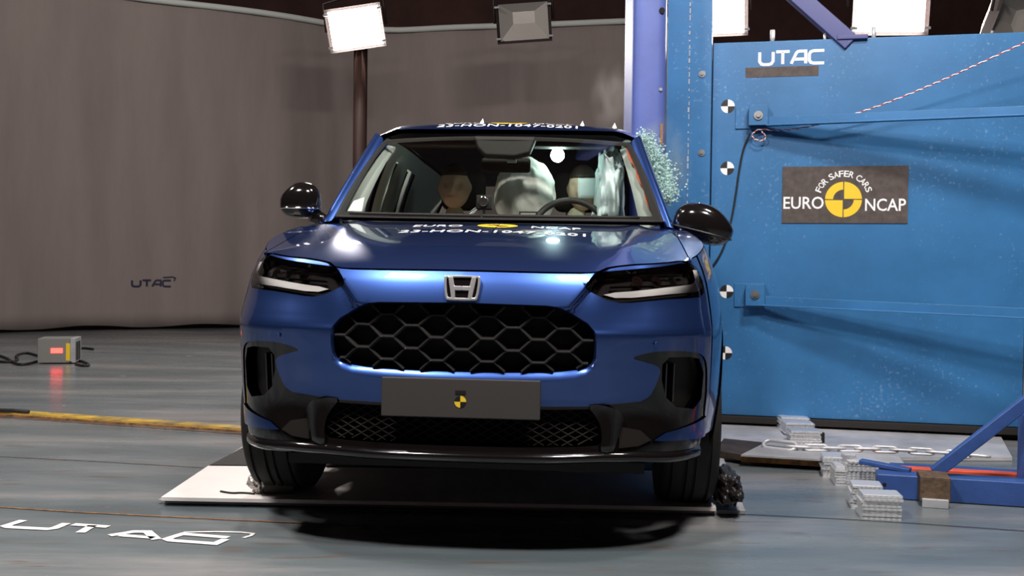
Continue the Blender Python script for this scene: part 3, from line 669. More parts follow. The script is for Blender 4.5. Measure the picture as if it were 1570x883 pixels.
# ---- door mirrors ----
def mirror_body(sg, cx, cy, cz, w, h, d, tilt):
    mb = MB(); nu, nv = 28, 16
    rows = []
    for j in range(nv+1):
        ph = -math.pi/2+math.pi*j/nv; row = []
        for i in range(nu+1):
            th = 2*math.pi*i/nu; c = lambda a, e: math.copysign(abs(math.cos(a))**e, math.cos(a)); s_ = lambda a, e: math.copysign(abs(math.sin(a))**e, math.sin(a))
            x = w/2*c(ph, .75)*c(th, .8); y = d/2*c(ph, .75)*s_(th, .8); z = h/2*s_(ph, .8)
            x *= 1-.10*(z/h); 
            if z > 0: z *= 1-.55*max(0, sg*x/(w/2))**1.6
            row.append((x, y, z))
        rows.append(row)
    mb.grid(rows); o = mb.build('door_mirror', 'gloss', car, sm=True); o.location = (cx, cy, cz); o.rotation_euler = (0, math.radians(tilt), math.radians(-8*sg))
    mb = MB(); n = 28
    loop = [(w*.497*math.copysign(abs(math.cos(t))**.8, math.cos(t)), d*.497*math.copysign(abs(math.sin(t))**.8, math.sin(t)), -.22*h) for t in [2*math.pi*i/n for i in range(n)]]
    mb.tube(loop, .0045, 6, True); mb.build('mirror_seam', 'chrome' if sg < 0 else 'satin', o, sm=True)
    st = MB(); st.tube([(-sg*w*.30, .0, -h*.38), (-sg*w*.52, .02, -h*.52), (-sg*w*.75, .05, -h*.62)], [.035, .03, .035], 10); st.build('mirror_stalk', 'gloss', o, sm=True)
    g = MB(); g.prism([(x*.86, z*.82) for x, z in [(w/2*math.cos(t), h/2*math.sin(t)) for t in [2*math.pi*i/20 for i in range(20)]]], 0, .004, Matrix.Translation((0, d/2-.004, 0))@Matrix.Rotation(math.radians(90), 4, 'X')); g.build('mirror_glass', 'chrome', o)
mirror_body(-1, -.905, 1.40, 1.195, .185, .165, .14, 0)
mirror_body(1, .912, 1.42, 1.120, .27, .175, .17, 14)
# ---- wheels ----
def wheel(x, y, sg):
    r, w = .345, .225
    prof = [(-.5, .60), (-.5, .80), (-.485, .93), (-.44, .975), (-.36, .992), (-.34, .992), (-.335, .965), (-.29, .965), (-.285, .996), (-.10, 1.0), (-.095, .97), (-.05, .97), (-.045, 1.0), (.045, 1.0), (.05, .97), (.095, .97), (.10, 1.0), (.285, .996), (.29, .965), (.335, .965), (.34, .992), (.36, .992), (.44, .975), (.485, .93), (.5, .80), (.5, .60)]
    n = 56; mb = MB(); rows = [[(px_*w, r*pr*math.cos(2*math.pi*i/n), r*pr*math.sin(2*math.pi*i/n)) for i in range(n+1)] for px_, pr in prof]
    mb.grid(rows); t = mb.build('wheel', 'rubber', car, sm=True); t.location = (x, y, r-.004)
    e = t.modifiers.new('e', 'EDGE_SPLIT'); e.split_angle = math.radians(40)
    rm = MB(); R = r*.62; rows = [[(sg*a*w, R*b*math.cos(2*math.pi*i/40), R*b*math.sin(2*math.pi*i/40)) for i in range(41)] for a, b in ((.46, 1.0), (.47, .95), (.40, .92), (-.45, .9), (-.46, 1.0))]
    rm.grid(rows)
    for k in range(10):
        a = 2*math.pi*k/10; d = Vector((0, math.cos(a), math.sin(a))); rm.bar(Vector((sg*w*.36, 0, 0))+d*.03, Vector((sg*w*.43, 0, 0))+d*R*.94, .032, .03, up=(1, 0, 0))
    rm.cyl((sg*w*.25, 0, 0), (sg*w*.44, 0, 0), .055, 20); rm.build('rim', 'rim', t)
    return t
for sg in (1, -1):
    wheel(sg*.795, YF, sg); wheel(sg*.795 if sg < 0 else .68, YR, sg)
# wheel arch liners
for sg in (1, -1):
    for yc in (YF, YR):
        rows = [[(sg*xx, yc-.40*math.cos(a), ZW+.40*math.sin(a)) for xx in (.60, .72, .85)] for a in np.linspace(-.1, math.pi+.1, 18)]; MB().grid(rows).build('arch_liner', 'matt', car, sm=True)
# ---- cabin ----
rows = []
for y, z in ((1.18, 1.085), (1.30, 1.110), (1.45, 1.108), (1.62, 1.085), (1.70, 1.03), (1.70, .75)): rows.append([(x, y+.12*(x/.70)**2, z-.01*(x/.7)**2+.02*math.exp(-((x-.34)/.2)**2)*(1 if 1.4 < y else 0)) for x in np.linspace(-.70, .64, 19)])
MB().grid(rows).build('dashboard', 'dash', car, sm=True, solid=.01)
sw = MB(); sc = Vector((.31, 1.86, 1.075)); sm_ = Matrix.Translation(sc)@Matrix.Rotation(math.radians(68), 4, 'X')
sw.tube([sm_@Vector((.185*math.cos(t), .185*math.sin(t), 0)) for t in [2*math.pi*i/40 for i in range(40)]], .016, 10, True)
st = sw.build('steering_wheel', 'dash', car, sm=True)
sp = MB(); sp.cyl(sm_@Vector((0, 0, -.03)), sm_@Vector((0, 0, .03)), .075, 24)
for a in (0, math.pi, -math.pi/2): sp.bar(sm_@Vector((0, 0, 0)), sm_@Vector((.18*math.cos(a), .18*math.sin(a), 0)), .035, .02)
sp.build('spokes', 'dash', st)
def seat(x, y, w=.50, hz=1.36):
    s_ = thing('s', None, None); bpy.data.objects.remove(s_)
    mb = MB(); mb.box((x-w/2, y-.52, .42), (x+w/2, y+.05, .60)); c = mb.build('front_seat', 'seat', car, bevel=.06, seg=4)
    b = MB(); rows = []
    for k in range(9):
        t = k/8; ww = w/2*(1-.30*max(0, t-.5)*2*.5); zz = .58+.62*t; yy = y+.02+.20*t; rows.append((ww, yy, zz))
    for sg2 in (0,):
        V = []; F = []
        for ww, yy, zz in rows: V += [(x-ww, yy+.03, zz), (x-ww*.75, yy-.035, zz), (x+ww*.75, yy-.035, zz), (x+ww, yy+.03, zz), (x+ww*.9, yy+.10, zz), (x-ww*.9, yy+.10, zz)]
        for k in range(8):
            for i in range(6): F.append((k*6+i, k*6+(i+1) % 6, k*6+6+(i+1) % 6, k*6+6+i))
        F += [tuple(range(6))[::-1], tuple(48+i for i in range(6))]; b.add(V, F)
    b.build('backrest', 'seat', c, sm=True, sub=1)
    h = MB(); h.box((x-.125, y+.19, hz-.22), (x+.125, y+.29, hz)); h.build('headrest', 'seat', c, bevel=.05, seg=4)
    q = MB()
    for sx in (-.05, .05): q.cyl((x+sx, y+.24, 1.12), (x+sx, y+.24, hz-.15), .007, 10)
    q.build('headrest_post', 'chrome', c)
seat(-.30, 2.36, hz=1.44); seat(.33, 2.36, hz=1.44)
MB().box((-.62, 3.05, .40), (.56, 3.55, .60)).box((-.62, 3.40, .55), (.56, 3.58, 1.12)).build('rear_seat', 'seat', car, bevel=.05, seg=3)
def headl(x, y): return np.asarray(x, float), np.asarray(y, float), roof_z(x, y)-.028
panel('headliner', headl, [(x*.93, y+.03 if y < 1.9 else y) for x, y in rf], [], 'dash', car, 0, .08, flip=True)
# mirror and camera cluster at the top of the windscreen
c = MB(); c.prism([(-.17, 0), (.13, 0), (.10, -.085), (.03, -.105), (-.11, -.10), (-.15, -.06)], -.0, .055, Matrix.Translation((.02, 1.70, 1.515))@Matrix.Rotation(math.radians(74), 4, 'X')); cc = c.build('mirror_cluster', 'matt', car, bevel=.012)
MB().box((.01, 1.66, 1.405), (.055, 1.69, 1.455)).build('cluster_sensor', 'trimgrey', cc, bevel=.004)
m2 = MB().box((-.125, 1.80, 1.37), (.115, 1.825, 1.44)).build('rear_view_mirror', 'matt', car, bevel=.012); MB().box((-.115, 1.826, 1.377), (.105, 1.828, 1.433)).build('mirror_glass', 'chrome', m2)
for x in (.30, -.34): MB().box((x-.19, 1.82, 1.50), (x+.19, 1.95, 1.525)).build('sun_visor', 'dash', car, bevel=.01)
gh = MB(); gh.tube([(.575, 1.97, 1.50), (.545, 1.975, 1.475), (.56, 2.07, 1.44), (.60, 2.12, 1.46)], .011, 8); gh.build('grab_handle', 'trimgrey', car, sm=True)
# airbags
def blob(name, c, r, m, seed, amp=.10, ex=1.0, parent=car, fr=3.):
    bm = bmesh.new(); bmesh.ops.create_icosphere(bm, subdivisions=5, radius=1)
    for v in bm.verts:
        d = v.co.normalized(); n = noise.fractal(d*fr+Vector((seed, 0, 0)), 1, 2, 4); k = 1+amp*n
        v.co = Vector((math.copysign(abs(d.x)**ex, d.x)*r[0], math.copysign(abs(d.y)**ex, d.y)*r[1], math.copysign(abs(d.z)**ex, d.z)*r[2]))*k+Vector(c)
    me = bpy.data.meshes.new(name); bm.to_mesh(me); bm.free(); smooth(me); return link(name, me, m, parent)
blob('centre_airbag', (.075, 2.05, 1.28), (.155, .13, .19), 'airbag', 3, .06, 1.0)
blob('curtain_airbag', (.505, 2.35, 1.27), (.075, .62, .25), 'bagblue', 7, .16, .75, fr=2.6)
blob('seat_airbag', (.50, 2.10, 1.08), (.09, .2, .2), 'bagblue', 9, .10, .8)
# red-brown torn lining along the driver's pillar
rows = []
for v in np.linspace(.10, .95, 16):
    p = np.array(ws_pt(.955, v)); j = .006*math.sin(v*23)+.004*math.sin(v*57); rows.append([tuple(p+np.array([j-.012, .012, -.006])), tuple(p+np.array([.012+j, .014, -.004]))])
MB().grid(rows).build('torn_lining', 'redtrim', car, solid=.003)
MB().cyl((.24, 1.98, 1.475), (.24, 2.0, 1.475), .034, 24).build('flash_lamp', 'flash', car)
# dust cover on the fender side: a torn shut line of the buckled driver side
tagcar = [o for o in car.children]
# ================= dummies and dash camera =================
def carM(p): return Vector(c2w(p))
def skin_body(name, joints, edges, m, parent, root=0, sub=2):
    bm = bmesh.new(); lay = bm.verts.layers.skin.verify(); vs = []
    for i, j in enumerate(joints):
        v = bm.verts.new(j[0]); r = j[1] if isinstance(j[1], tuple) else (j[1], j[1]); v[lay].radius = r; v[lay].use_root = (i == root); vs.append(v)
    for a, b in edges: bm.edges.new((vs[a], vs[b]))
    me = bpy.data.meshes.new(name); bm.to_mesh(me); bm.free(); o = link(name, me, m, parent)
    k = o.modifiers.new('skin', 'SKIN'); k.use_smooth_shade = True; o.modifiers.new('s', 'SUBSURF').levels = sub; o.modifiers[-1].render_levels = sub
    return o
def head_mesh(name, c, yaw, m, parent, tilt=0):
    bm = bmesh.new(); bmesh.ops.create_icosphere(bm, subdivisions=5, radius=1)
    for v in bm.verts:
        d = v.co.copy(); x, y, z = d; X = x*.078; Y = y*.098; Z = z*.118
        if z < -.1: X *= 1+.06*math.sin(-z*3.0)
        if y < 0:
            Y -= .022*math.exp(-((x/.14)**2+((z+.12)/.22)**2))          # nose
            Y += .014*(math.exp(-(((x-.42)/.2)**2+((z-.10)/.14)**2))+math.exp(-(((x+.42)/.2)**2+((z-.10)/.14)**2)))   # eye hollows
            Y -= .006*math.exp(-((x/.3)**2+((z+.50)/.07)**2)); Y += .005*math.exp(-((x/.3)**2+((z+.42)/.04)**2)); Y -= .010*math.exp(-((x/.3)**2+((z+.85)/.2)**2))
        for sx in (-1, 1): X += sx*.016*math.exp(-(((x-sx*.98)/.12)**2+((y-.08)/.16)**2+((z-.0)/.26)**2))    # ears
        v.co = Vector((X, Y, Z))
    me = bpy.data.meshes.new(name); bm.to_mesh(me); bm.free(); smooth(me); o = link(name, me, m, parent); o.location = c; o.rotation_euler = (math.radians(tilt), 0, yaw); return o
M['cap'] = mat('dark_head_cap', (.03, .018, .014), .6)
def dummy(label, x, yaw_head, dx_head, tilt):
    loc = carM((x, 2.18, .56)); t = thing('crash_dummy', label, 'crash test dummy', loc, (0, 0, -YAW))
    J = [((0, .10, .06), (.15, .11)), ((0, .15, .22), (.13, .10)), ((0, .19, .40), (.15, .11)), ((0, .20, .53), (.12, .085)), ((0, .19, .61), .055), ((dx_head*.6, .18, .68), .05),
         ((-.17, .19, .50), .055), ((-.22, .08, .30), .045), ((-.20, -.14, .20), .038), ((-.19, -.22, .20), .03),
         ((.17, .19, .50), .055), ((.22, .08, .30), .045), ((.20, -.14, .20), .038), ((.19, -.22, .20), .03),
         ((-.10, .04, .04), .085), ((-.13, -.34, .12), .065), ((-.13, -.52, -.22), .045), ((-.13, -.62, -.26), .035),
         ((.10, .04, .04), .085), ((.13, -.34, .12), .065), ((.13, -.52, -.22), .045), ((.13, -.62, -.26), .035)]
    E = [(0, 1), (1, 2), (2, 3), (3, 4), (4, 5), (3, 6), (6, 7), (7, 8), (8, 9), (3, 10), (10, 11), (11, 12), (12, 13), (0, 14), (14, 15), (15, 16), (16, 17), (0, 18), (18, 19), (19, 20), (20, 21)]
    skin_body('body', J, E, 'shirt', t)
    h = head_mesh('head', (dx_head, .17, .775), yaw_head, 'skin', t, tilt)
    cap = MB(); rows = [[(math.cos(a)*.080*math.cos(p), math.sin(a)*.100*math.cos(p), .012+.114*math.sin(p)) for a in np.linspace(0, 2*math.pi, 29)] for p in np.linspace(.42, math.pi/2, 9)]
    cap.grid(rows); cp = cap.build('head_cover', 'cap', h, sm=True, solid=.004); return t, h
t1, h1 = dummy('beige crash test dummy in passenger seat, dark head cover', -.315, 0., .0, 0)
t2, h2 = dummy('crash test dummy behind the steering wheel, white marker square on its face', .335, math.radians(-14), .04, 4)
mk = MB(); rows = []
for z in np.linspace(-.05, .055, 6): rows.append([(.090*math.sin(a), -.112*math.cos(a)-.004, z) for a in np.linspace(.02, 1.15, 8)])
mk.grid(rows).build('marker_square', 'white', h2, sm=True, solid=.003)
# camera on the dashboard
t = thing('dash_camera', 'small onboard camera standing on the dashboard centre', 'camera', carM((-.07, 1.42, 1.118)), (0, 0, -YAW))
MB().box((-.035, -.02, .05), (.035, .05, .115)).build('camera_body', 'matt', t, bevel=.006)
MB().cyl((0, -.02, .085), (0, -.05, .085), .022, 20).build('lens', 'chrome', t, bevel=.003)
MB().cyl((0, .015, 0), (0, .015, .05), .008, 10).build('mount', 'greymetal', t); MB().cyl((0, .015, 0), (0, .015, .012), .04, 20).build('base', 'matt', t, bevel=.003)
for k in range(3): MB().tube([(-.04+.01*k, .03, .06), (-.07, .05, .04-.01*k), (-.10-.01*k, .04, .01), (-.16, .05, .008)], .0035, 6).build('lead', 'white' if k == 1 else 'greymetal', t, sm=True)
t = thing('sensor_strip', 'thin pale sensor strip with a small frame lying on the dashboard', 'sensor', carM((.02, 1.37, 1.122)), (0, 0, -YAW))
MB().box((-.13, -.012, 0), (.07, .012, .022)).build('strip', 'board', t, bevel=.003)
b = MB(); b.bar((.075, 0, .0), (.075, 0, .034), .006, .006, up=(0, 1, 0)); b.bar((.15, 0, .0), (.15, 0, .034), .006, .006, up=(0, 1, 0)); b.bar((.072, 0, .034), (.153, 0, .034), .006, .006); b.build('frame', 'matt', t)
# ================= pole =================
PD = 5.78; px0 = A(969, 190, PD)[0]; px1 = A(1023, 190, PD)[0]; pw = px1-px0
pole = thing('impact_pole', 'tall blue impact pole pressed into the side of the car', 'pole', ((px0+px1)/2, PD, 0))
r_ = .045; prof = []
for cx_, cy_, a0 in ((pw/2-r_, r_, -90), (pw/2-r_, .42-.01, 0), (-pw/2+r_, .42-.01, 90), (-pw/2+r_, r_, 180)):
    for k in range(7): 
        a = math.radians(a0+15*k); rr = r_ if cy_ == r_ else .01; prof.append((cx_+(rr*math.cos(a) if rr == r_ else (math.copysign(r_, cx_) if k < 7 else 0)), cy_+rr*math.sin(a)))
prof = [(pw/2*math.cos(a), .09+.09*math.sin(a)) for a in np.linspace(-math.pi, 0, 17)]; prof = [(math.copysign(abs(x/(pw/2))**.55*pw/2, x), .09-abs((y-.09)/.09)**.8*.09) for x, y in prof]+[(pw/2, .44), (-pw/2, .44)]
MB().prism(prof, .0, 3.6).build('pole_beam', 'polelav', pole, sm=False, bevel=.004)
for px_, py_2, rr in ((1015, 16, .016), (1013, 137, .009)):
    q = A(px_, py_2, PD)-np.array([(px0+px1)/2, PD, 0]); MB().cyl((q[0], .012, q[2]), (q[0], -.002, q[2]), rr, 16).build('bolt_hole' if rr > .01 else 'bolt', 'void' if rr > .01 else 'greymetal', pole)
qa = A(1014, 190, PD); qb = A(1013, 222, PD); MB().box((qa[0]-(px0+px1)/2-.006, -.003, qb[2]), (qa[0]-(px0+px1)/2+.008, .012, qa[2])).build('slot', 'rust', pole)
# ================= barrier =================
BA = math.radians(13.5); e = np.array([math.cos(BA), -math.sin(BA), 0]); nrm = np.array([-math.sin(BA), -math.cos(BA), 0]); BO = np.array([1.184, 6.45, 0])
barrier = thing('impact_barrier', 'wide blue steel barrier wall carrying logo sign and checker markers', 'barrier', tuple(BO), (0, 0, -BA))
def PB(px, py, off=0.):                        # barrier plane point -> (t, z)
    d = ray(px, py); o = BO+nrm*off; k = ((o-cP)@nrm)/(d@nrm); p = cP+d*k; return float((p-BO)@e), float(p[2])
# local barrier coordinates: x along, y behind (-y towards the camera), z up
MB().box((0, 0, .077), (1.745, .05, 2.295)).build('face_plate', 'barrier', barrier, bevel=.004)
MB().box((-.27, -.03, 0), (-.006, .04, 3.6)).build('side_plate', 'barrier', barrier, bevel=.004)
MB().box((-.05, .05, 0), (1.75, .35, .075)).box((0, .05, .075), (.12, .3, 2.2)).box((.8, .05, .075), (.92, .3, 2.2)).box((1.60, .05, .075), (1.72, .3, 2.2)).build('rear_frame', 'matt', barrier)
MB().box((.02, -.03, .035), (1.745, .03, .075)).build('bottom_rail', 'matt', barrier, bevel=.004)
wl = MB(); 
for k in range(60): wl.box((-.141+random.Random(k).uniform(-.003, .003), -.033, 1.0+k*.042), (-.134, -.029, 1.0+k*.042+random.Random(k+90).uniform(.008, .034)))
wl.build('weld_line', 'board', barrier)
for px_, py_2 in ((1077, 115), (1076, 235)):
    t_, z_ = PB(px_, py_2); MB().cyl((t_, -.03, z_), (t_, -.036, z_), .020, 20).cyl((t_, -.036, z_), (t_, -.044, z_), .010, 6).build('bolt', 'greymetal', barrier)
for px_, py_2 in ((1116, 163), (1115, 258), (1114, 447), (1112, 541)):
    t_, z_ = PB(px_, py_2); mt = Matrix.Translation((t_, -.0005, z_))@Matrix.Rotation(math.radians(90), 4, 'X')
    a, b = disc_quads('target_marker', 'dark_quarters', 'white', 'black', None, .040, barrier, mt); b.parent = a
def tape(name, m, p0, p1, off): 
    (t0, z0), (t1, z1) = p0, p1; return MB().box((t0, -off-.0015, z1), (t1, -off, z0)).build(name, m, barrier)
tape('tape_strip', 'tape', PB(1143, 104), PB(1255, 116), .0005)
def btext(txt, c, w, h, name, m='white', off=.002, parent=barrier, rot=0., space=1.):
    vs, fs = fit_text(txt, w, h, space); cr, sr = math.cos(rot), math.sin(rot)
    return MB().add([(c[0]+x*cr-y*sr, -off, c[1]+x*sr+y*cr) for x, y, z in vs], fs).build(name, m, parent, fix=False)
# UTAC drawn in strokes
def utac(mb, w, h, sw, fn):
    u = w/4.35
    L = [[(0, h), (0, .25*h), (.12*u, .05*h), (.28*u, 0), (.62*u, 0), (.78*u, .05*h), (.9*u, .25*h), (.9*u, h)],
         [(1.1*u, h), (2.0*u, h)], [(1.55*u, h), (1.55*u, 0)],
         [(2.12*u, 0), (2.45*u, .85*h), (2.55*u, .97*h), (2.68*u, h), (3.08*u, h), (3.08*u, 0)], [(2.30*u, .36*h), (3.08*u, .36*h)],
         [(4.3*u, h), (3.62*u, h), (3.42*u, .93*h), (3.32*u, .75*h), (3.32*u, .25*h), (3.42*u, .07*h), (3.62*u, 0), (4.3*u, 0)]]
    strokes(mb, L, sw, fn)
t0, z0 = PB(1163, 101); t1, z1 = PB(1264, 97); zt_ = PB(1163, 79)[1]; mb = MB(); utac(mb, (t1-t0)*.99, zt_-z0-.012, .017, lambda x, y: (t0+x+.006, -.002, z0+y+.006)); mb.build('lettering', 'white', barrier, fix=False)
# sign
st0, sz1 = PB(1200, 250); st1, sz0 = PB(1391, 349); sb0 = PB(1198, 342)[1]
sign = MB().box((st0, -.006, sb0), (st1, 0, PB(1391, 254)[1])).build('logo_sign', 'tape', barrier)
lc = PB(1293, 306); R_ = .103
mb = MB(); kb = MB()
for k in range(4):
    a0 = math.pi/2*k; n = 12; g = .025
    arc = lambda r, rev=False: [(r*math.cos(a), r*math.sin(a)) for a in (np.linspace(a0+g*R_/r*.0+.03, a0+math.pi/2-.03, n))][::-1 if rev else 1]
    poly = arc(R_)+([(0.004*math.cos(a0+math.pi/4)*1.4, .004*math.sin(a0+math.pi/4)*1.4)] if k in (0, 2) else arc(R_*.56, True))
    mb.prism(poly, 0, .0015, Matrix.Translation((lc[0], -.006, lc[1]))@Matrix.Rotation(math.radians(90), 4, 'X'))
mb.build('round_emblem', 'yellow', sign)
for txt, a, b, c_, d in (('EURO', 1201, 1263, 302, 320), ('NCAP', 1326, 1389, 305, 323)):
    p0 = PB(a, d); p1 = PB(b, c_); btext(txt, ((p0[0]+p1[0])/2, (p0[1]+p1[1])/2), p1[0]-p0[0], .072, 'lettering', 'white', .0075, sign)
txt = 'FOR SAFER CARS'; R2 = .150; n = len(txt); mb = MB(); adv = np.array([.55 if c_ == ' ' else 1. for c_ in txt]); cu = np.cumsum(adv)-adv/2; al = math.radians(163)-math.radians(146)*cu/adv.sum()
for ch, a in zip(txt, al):
    if ch == ' ': continue
    vs, fs = fit_text(ch, .027, .036); ro = a-math.pi/2; cr, sr = math.cos(ro), math.sin(ro); cx_, cz_ = lc[0]+R2*math.cos(a), lc[1]+R2*math.sin(a)
    mb.add([(cx_+x*cr-y*sr, -.0075, cz_+x*sr+y*cr) for x, y, z in vs], fs)
mb.build('arched_lettering', 'white', sign, fix=False)
# brackets and struts
for (bx0, by0, bx1, by1), (jx, jy), zr in (((1128, 163, 1174, 197), (1163, 180), (1.815, 1.80)), ((1126, 434, 1172, 471), (1158, 451), (.765, .72))):
    t0, z1 = PB(bx0, by0); t1, z0 = PB(bx1, by1); tj, zj = PB(jx, jy)
    br = MB().box((t0, -.010, z0), (t1, 0, z1)).build('bracket', 'barrier', barrier, bevel=.002)
    MB().box((tj-.055, -.075, z0+.01), (tj-.045, -.01, z1-.005)).box((tj+.045, -.075, z0+.01), (tj+.055, -.01, z1-.005)).box((tj-.055, -.085, z0+.01), (tj+.055, -.075, z1-.005)).build('clevis', 'barrier', br, bevel=.002)
    MB().cyl((tj, -.085, zj), (tj, -.093, zj), .026, 24).cyl((tj, -.093, zj), (tj, -.105, zj), .014, 6).build('bolt', 'greymetal', br)
    MB().bar((tj+.05, -.055, zr[0]), (2.35, -.52, zr[1]), .022, .052).bar((tj+.05, -.075, zr[0]-.026), (2.35, -.54, zr[1]-.026), .05, .008).build('strut', 'barrier', barrier, bevel=.002)
MB().box((2.33, -.60, 0), (2.45, -.46, 2.0)).box((2.2, -.7, 0), (2.58, -.36, .02)).build('support_post', 'framblue', barrier, bevel=.004)
# pins on the top edge
for a, y0_, y1_, w_ in ((1184, 68, 45, .016), (1265, 60, 50, .010), (1340, 58, 40, .016)):
    t_, z_ = PB(a, y0_); t2_, z2_ = PB(a, y1_); MB().tube([(t_, .02, 2.28), (t_, .02, z2_)], w_*.8, 12).build('lifting_pin', 'steel', barrier, sm=True)
# diagonal brace on top
a_ = PB(1305, 66); b_ = PB(1190, -36); 
MB().bar((a_[0], .03, a_[1]), (b_[0], .03, b_[1]), .10, .10, up=(0, 1, 0)).build('top_brace', 'braceblue', barrier, bevel=.006); MB().box((PB(1283, 66)[0], -.03, 2.285), (PB(1330, 66)[0], .10, 2.31)).build('brace_foot', 'braceblue', barrier, bevel=.003)
# edge column at the right end
MB().box((1.75, -.02, .077), (1.80, .1, 2.0)).build('edge_column', 'board', barrier, bevel=.004)
# ---- wires on the barrier ----
def bw(px_, py_2, off): t_, z_ = PB(px_, py_2, off); p = BO+nrm*off+e*t_; return (float(p[0]), float(p[1]), z_)
w = [bw(*p) for p in [(1590, 56, .30), (1550, 75, .26), (1500, 98, .22), (1440, 125, .18), (1385, 148, .14), (1340, 165, .12), (1300, 178, .10), (1260, 190, .08), (1215, 199, .04), (1185, 200, .03), (1165, 197, .05), (1152, 205, .05), (1155, 213, .05), (1168, 217, .05), (1176, 210, .05), (1168, 202, .05)]]
w = [tuple(p) for p in chaikin([tuple(p) for p in w], 3, False)]
wob = lambda k, s_: Vector((0, 0, .003*math.sin(k*1.1+s_)))+Vector(nrm)*.003*math.cos(k*1.1+s_)
wt = thing('twisted_wire', 'red and white twisted wire drooping from upper right to barrier bracket', 'wire', w[-1])
w2 = densify(w, .012, False)
for nm, m_, s_ in (('red_strand', 'wirered', 0), ('pale_strand', 'white', math.pi)): MB().tube([Vector(p)+wob(i, s_)-Vector(w[-1]) for i, p in enumerate(w2)], .0026, 5).build(nm, m_, wt, sm=True)
w = [bw(*p) for p in [(1150, 205, .03), (1140, 225, .015), (1133, 262, .012), (1128, 300, .012), (1120, 345, .012), (1108, 385, .012), (1090, 412, .012)]]
tag(MB().tube(chaikin(w, 2, False), .006, 8).build('hanging_cable', 'cable', None, sm=True), 'dark cable hanging down the barrier behind the large mirror', 'cable')
# ================= smoke, glass crumbs =================
def smoke(name, label, c, r, dens, col, seed):
    bm = bmesh.new(); bmesh.ops.create_icosphere(bm, subdivisions=3, radius=1); me = bpy.data.meshes.new(name); bm.to_mesh(me); bm.free()
    m = bpy.data.materials.new(name+'_haze'); m.use_nodes = True; nt = m.node_tree; nt.nodes.clear(); N = nt.nodes.new; L = nt.links.new
    o = N('ShaderNodeOutputMaterial'); v = N('ShaderNodeVolumePrincipled'); v.inputs['Color'].default_value = (*col, 1); v.inputs['Anisotropy'].default_value = .2
    tc = N('ShaderNodeTexCoord'); ln = N('ShaderNodeVectorMath'); ln.operation = 'LENGTH'; L(tc.outputs['Object'], ln.inputs[0])
    fr_ = N('ShaderNodeMapRange'); fr_.inputs[1].default_value = 1.; fr_.inputs[2].default_value = .2; L(ln.outputs['Value'], fr_.inputs[0])
    n = N('ShaderNodeTexNoise'); n.inputs['Scale'].default_value = 1.9; n.inputs['Detail'].default_value = 4; n.noise_dimensions = '4D'; n.inputs['W'].default_value = seed; L(tc.outputs['Object'], n.inputs['Vector'])
    nr = N('ShaderNodeMapRange'); nr.inputs[1].default_value = .40; nr.inputs[2].default_value = .68; L(n.outputs[0], nr.inputs[0])
    a = N('ShaderNodeMath'); a.operation = 'MULTIPLY'; L(fr_.outputs[0], a.inputs[0]); L(nr.outputs[0], a.inputs[1])
    b = N('ShaderNodeMath'); b.operation = 'MULTIPLY'; L(a.outputs[0], b.inputs[0]); b.inputs[1].default_value = dens; L(b.outputs[0], v.inputs['Density']); L(v.outputs[0], o.inputs['Volume'])
    ob = link(name, me, m); ob.location = c; ob.scale = r; tag(ob, label, 'smoke', kind='stuff'); return ob
p = A(940, 150, 6.3); smoke('smoke_puff', 'thin pale smoke rising from the roof edge beside the pole', tuple(p), (.15, .12, .24), 2.6, (.85, .82, .80), 2.)
p = A(1012, 262, 5.45); smoke('glass_dust', 'pale dust hanging around the burst side window', tuple(p), (.17, .2, .30), 8.0, (.80, .95, .95), 5.)
rnd = random.Random(5); mb = MB(); path = [(984, 208, 5.50), (1000, 235, 5.40), (1010, 262, 5.35), (1020, 290, 5.25), (1014, 308, 5.2)]; wid = [.025, .042, .055, .05, .028]
for k in range(3600):
    t_ = rnd.random()**.8*(len(path)-1.001); i = int(t_); f = t_-i; a = np.array(A(*path[i])); b = np.array(A(*path[i+1])); c_ = a+(b-a)*f; w_ = wid[i]*(1-f)+wid[i+1]*f
    c_ = c_+np.array([rnd.gauss(0, w_*.55), rnd.gauss(0, .07), rnd.gauss(0, .02)]); s_ = rnd.uniform(.002, .006)
    q = Matrix.Translation(c_)@Matrix.Rotation(rnd.uniform(0, 6.3), 4, Vector((rnd.gauss(0, 1), rnd.gauss(0, 1), rnd.gauss(0, 1))).normalized()); mb.box((-s_, -s_*.4, -s_*.8), (s_, s_*.4, s_*.8), q)
tag(mb.build('glass_crumbs', 'glassy', None, fix=False), 'greenish crumbs of the burst driver window flying beside the pillar', 'broken glass', kind='stuff')
# crazed sheet of the driver window bulging out
rows = []
for i in range(25):
    v = i/24; row = []
    for j in range(11):
        u = j/10; t_ = v*(len(path)-1.001); ii = int(t_); f = t_-ii; a = np.array(A(*path[ii])); b = np.array(A(*path[ii+1])); c_ = a+(b-a)*f; w_ = (wid[ii]*(1-f)+wid[ii+1]*f)*1.1
        n_ = noise.fractal(Vector((u*3, v*7, 2)), 1, 2, 4); row.append((c_[0]+(u-.5)*2*w_*(1+.25*n_), c_[1]+.05*n_+.10*u, c_[2]+.01*n_))
    rows.append(row)
M['crazed'] = mat('crazed_glass', (.42, .62, .62), .35, 0, bump=1.0, bscale=60, var=.35, vscale=35, alpha=.7)
tag(MB().grid(rows).build('crazed_window', 'crazed', None, sm=False, solid=.004), 'crumpled sheet of shattered pale green window glass beside the pillar', 'broken glass')
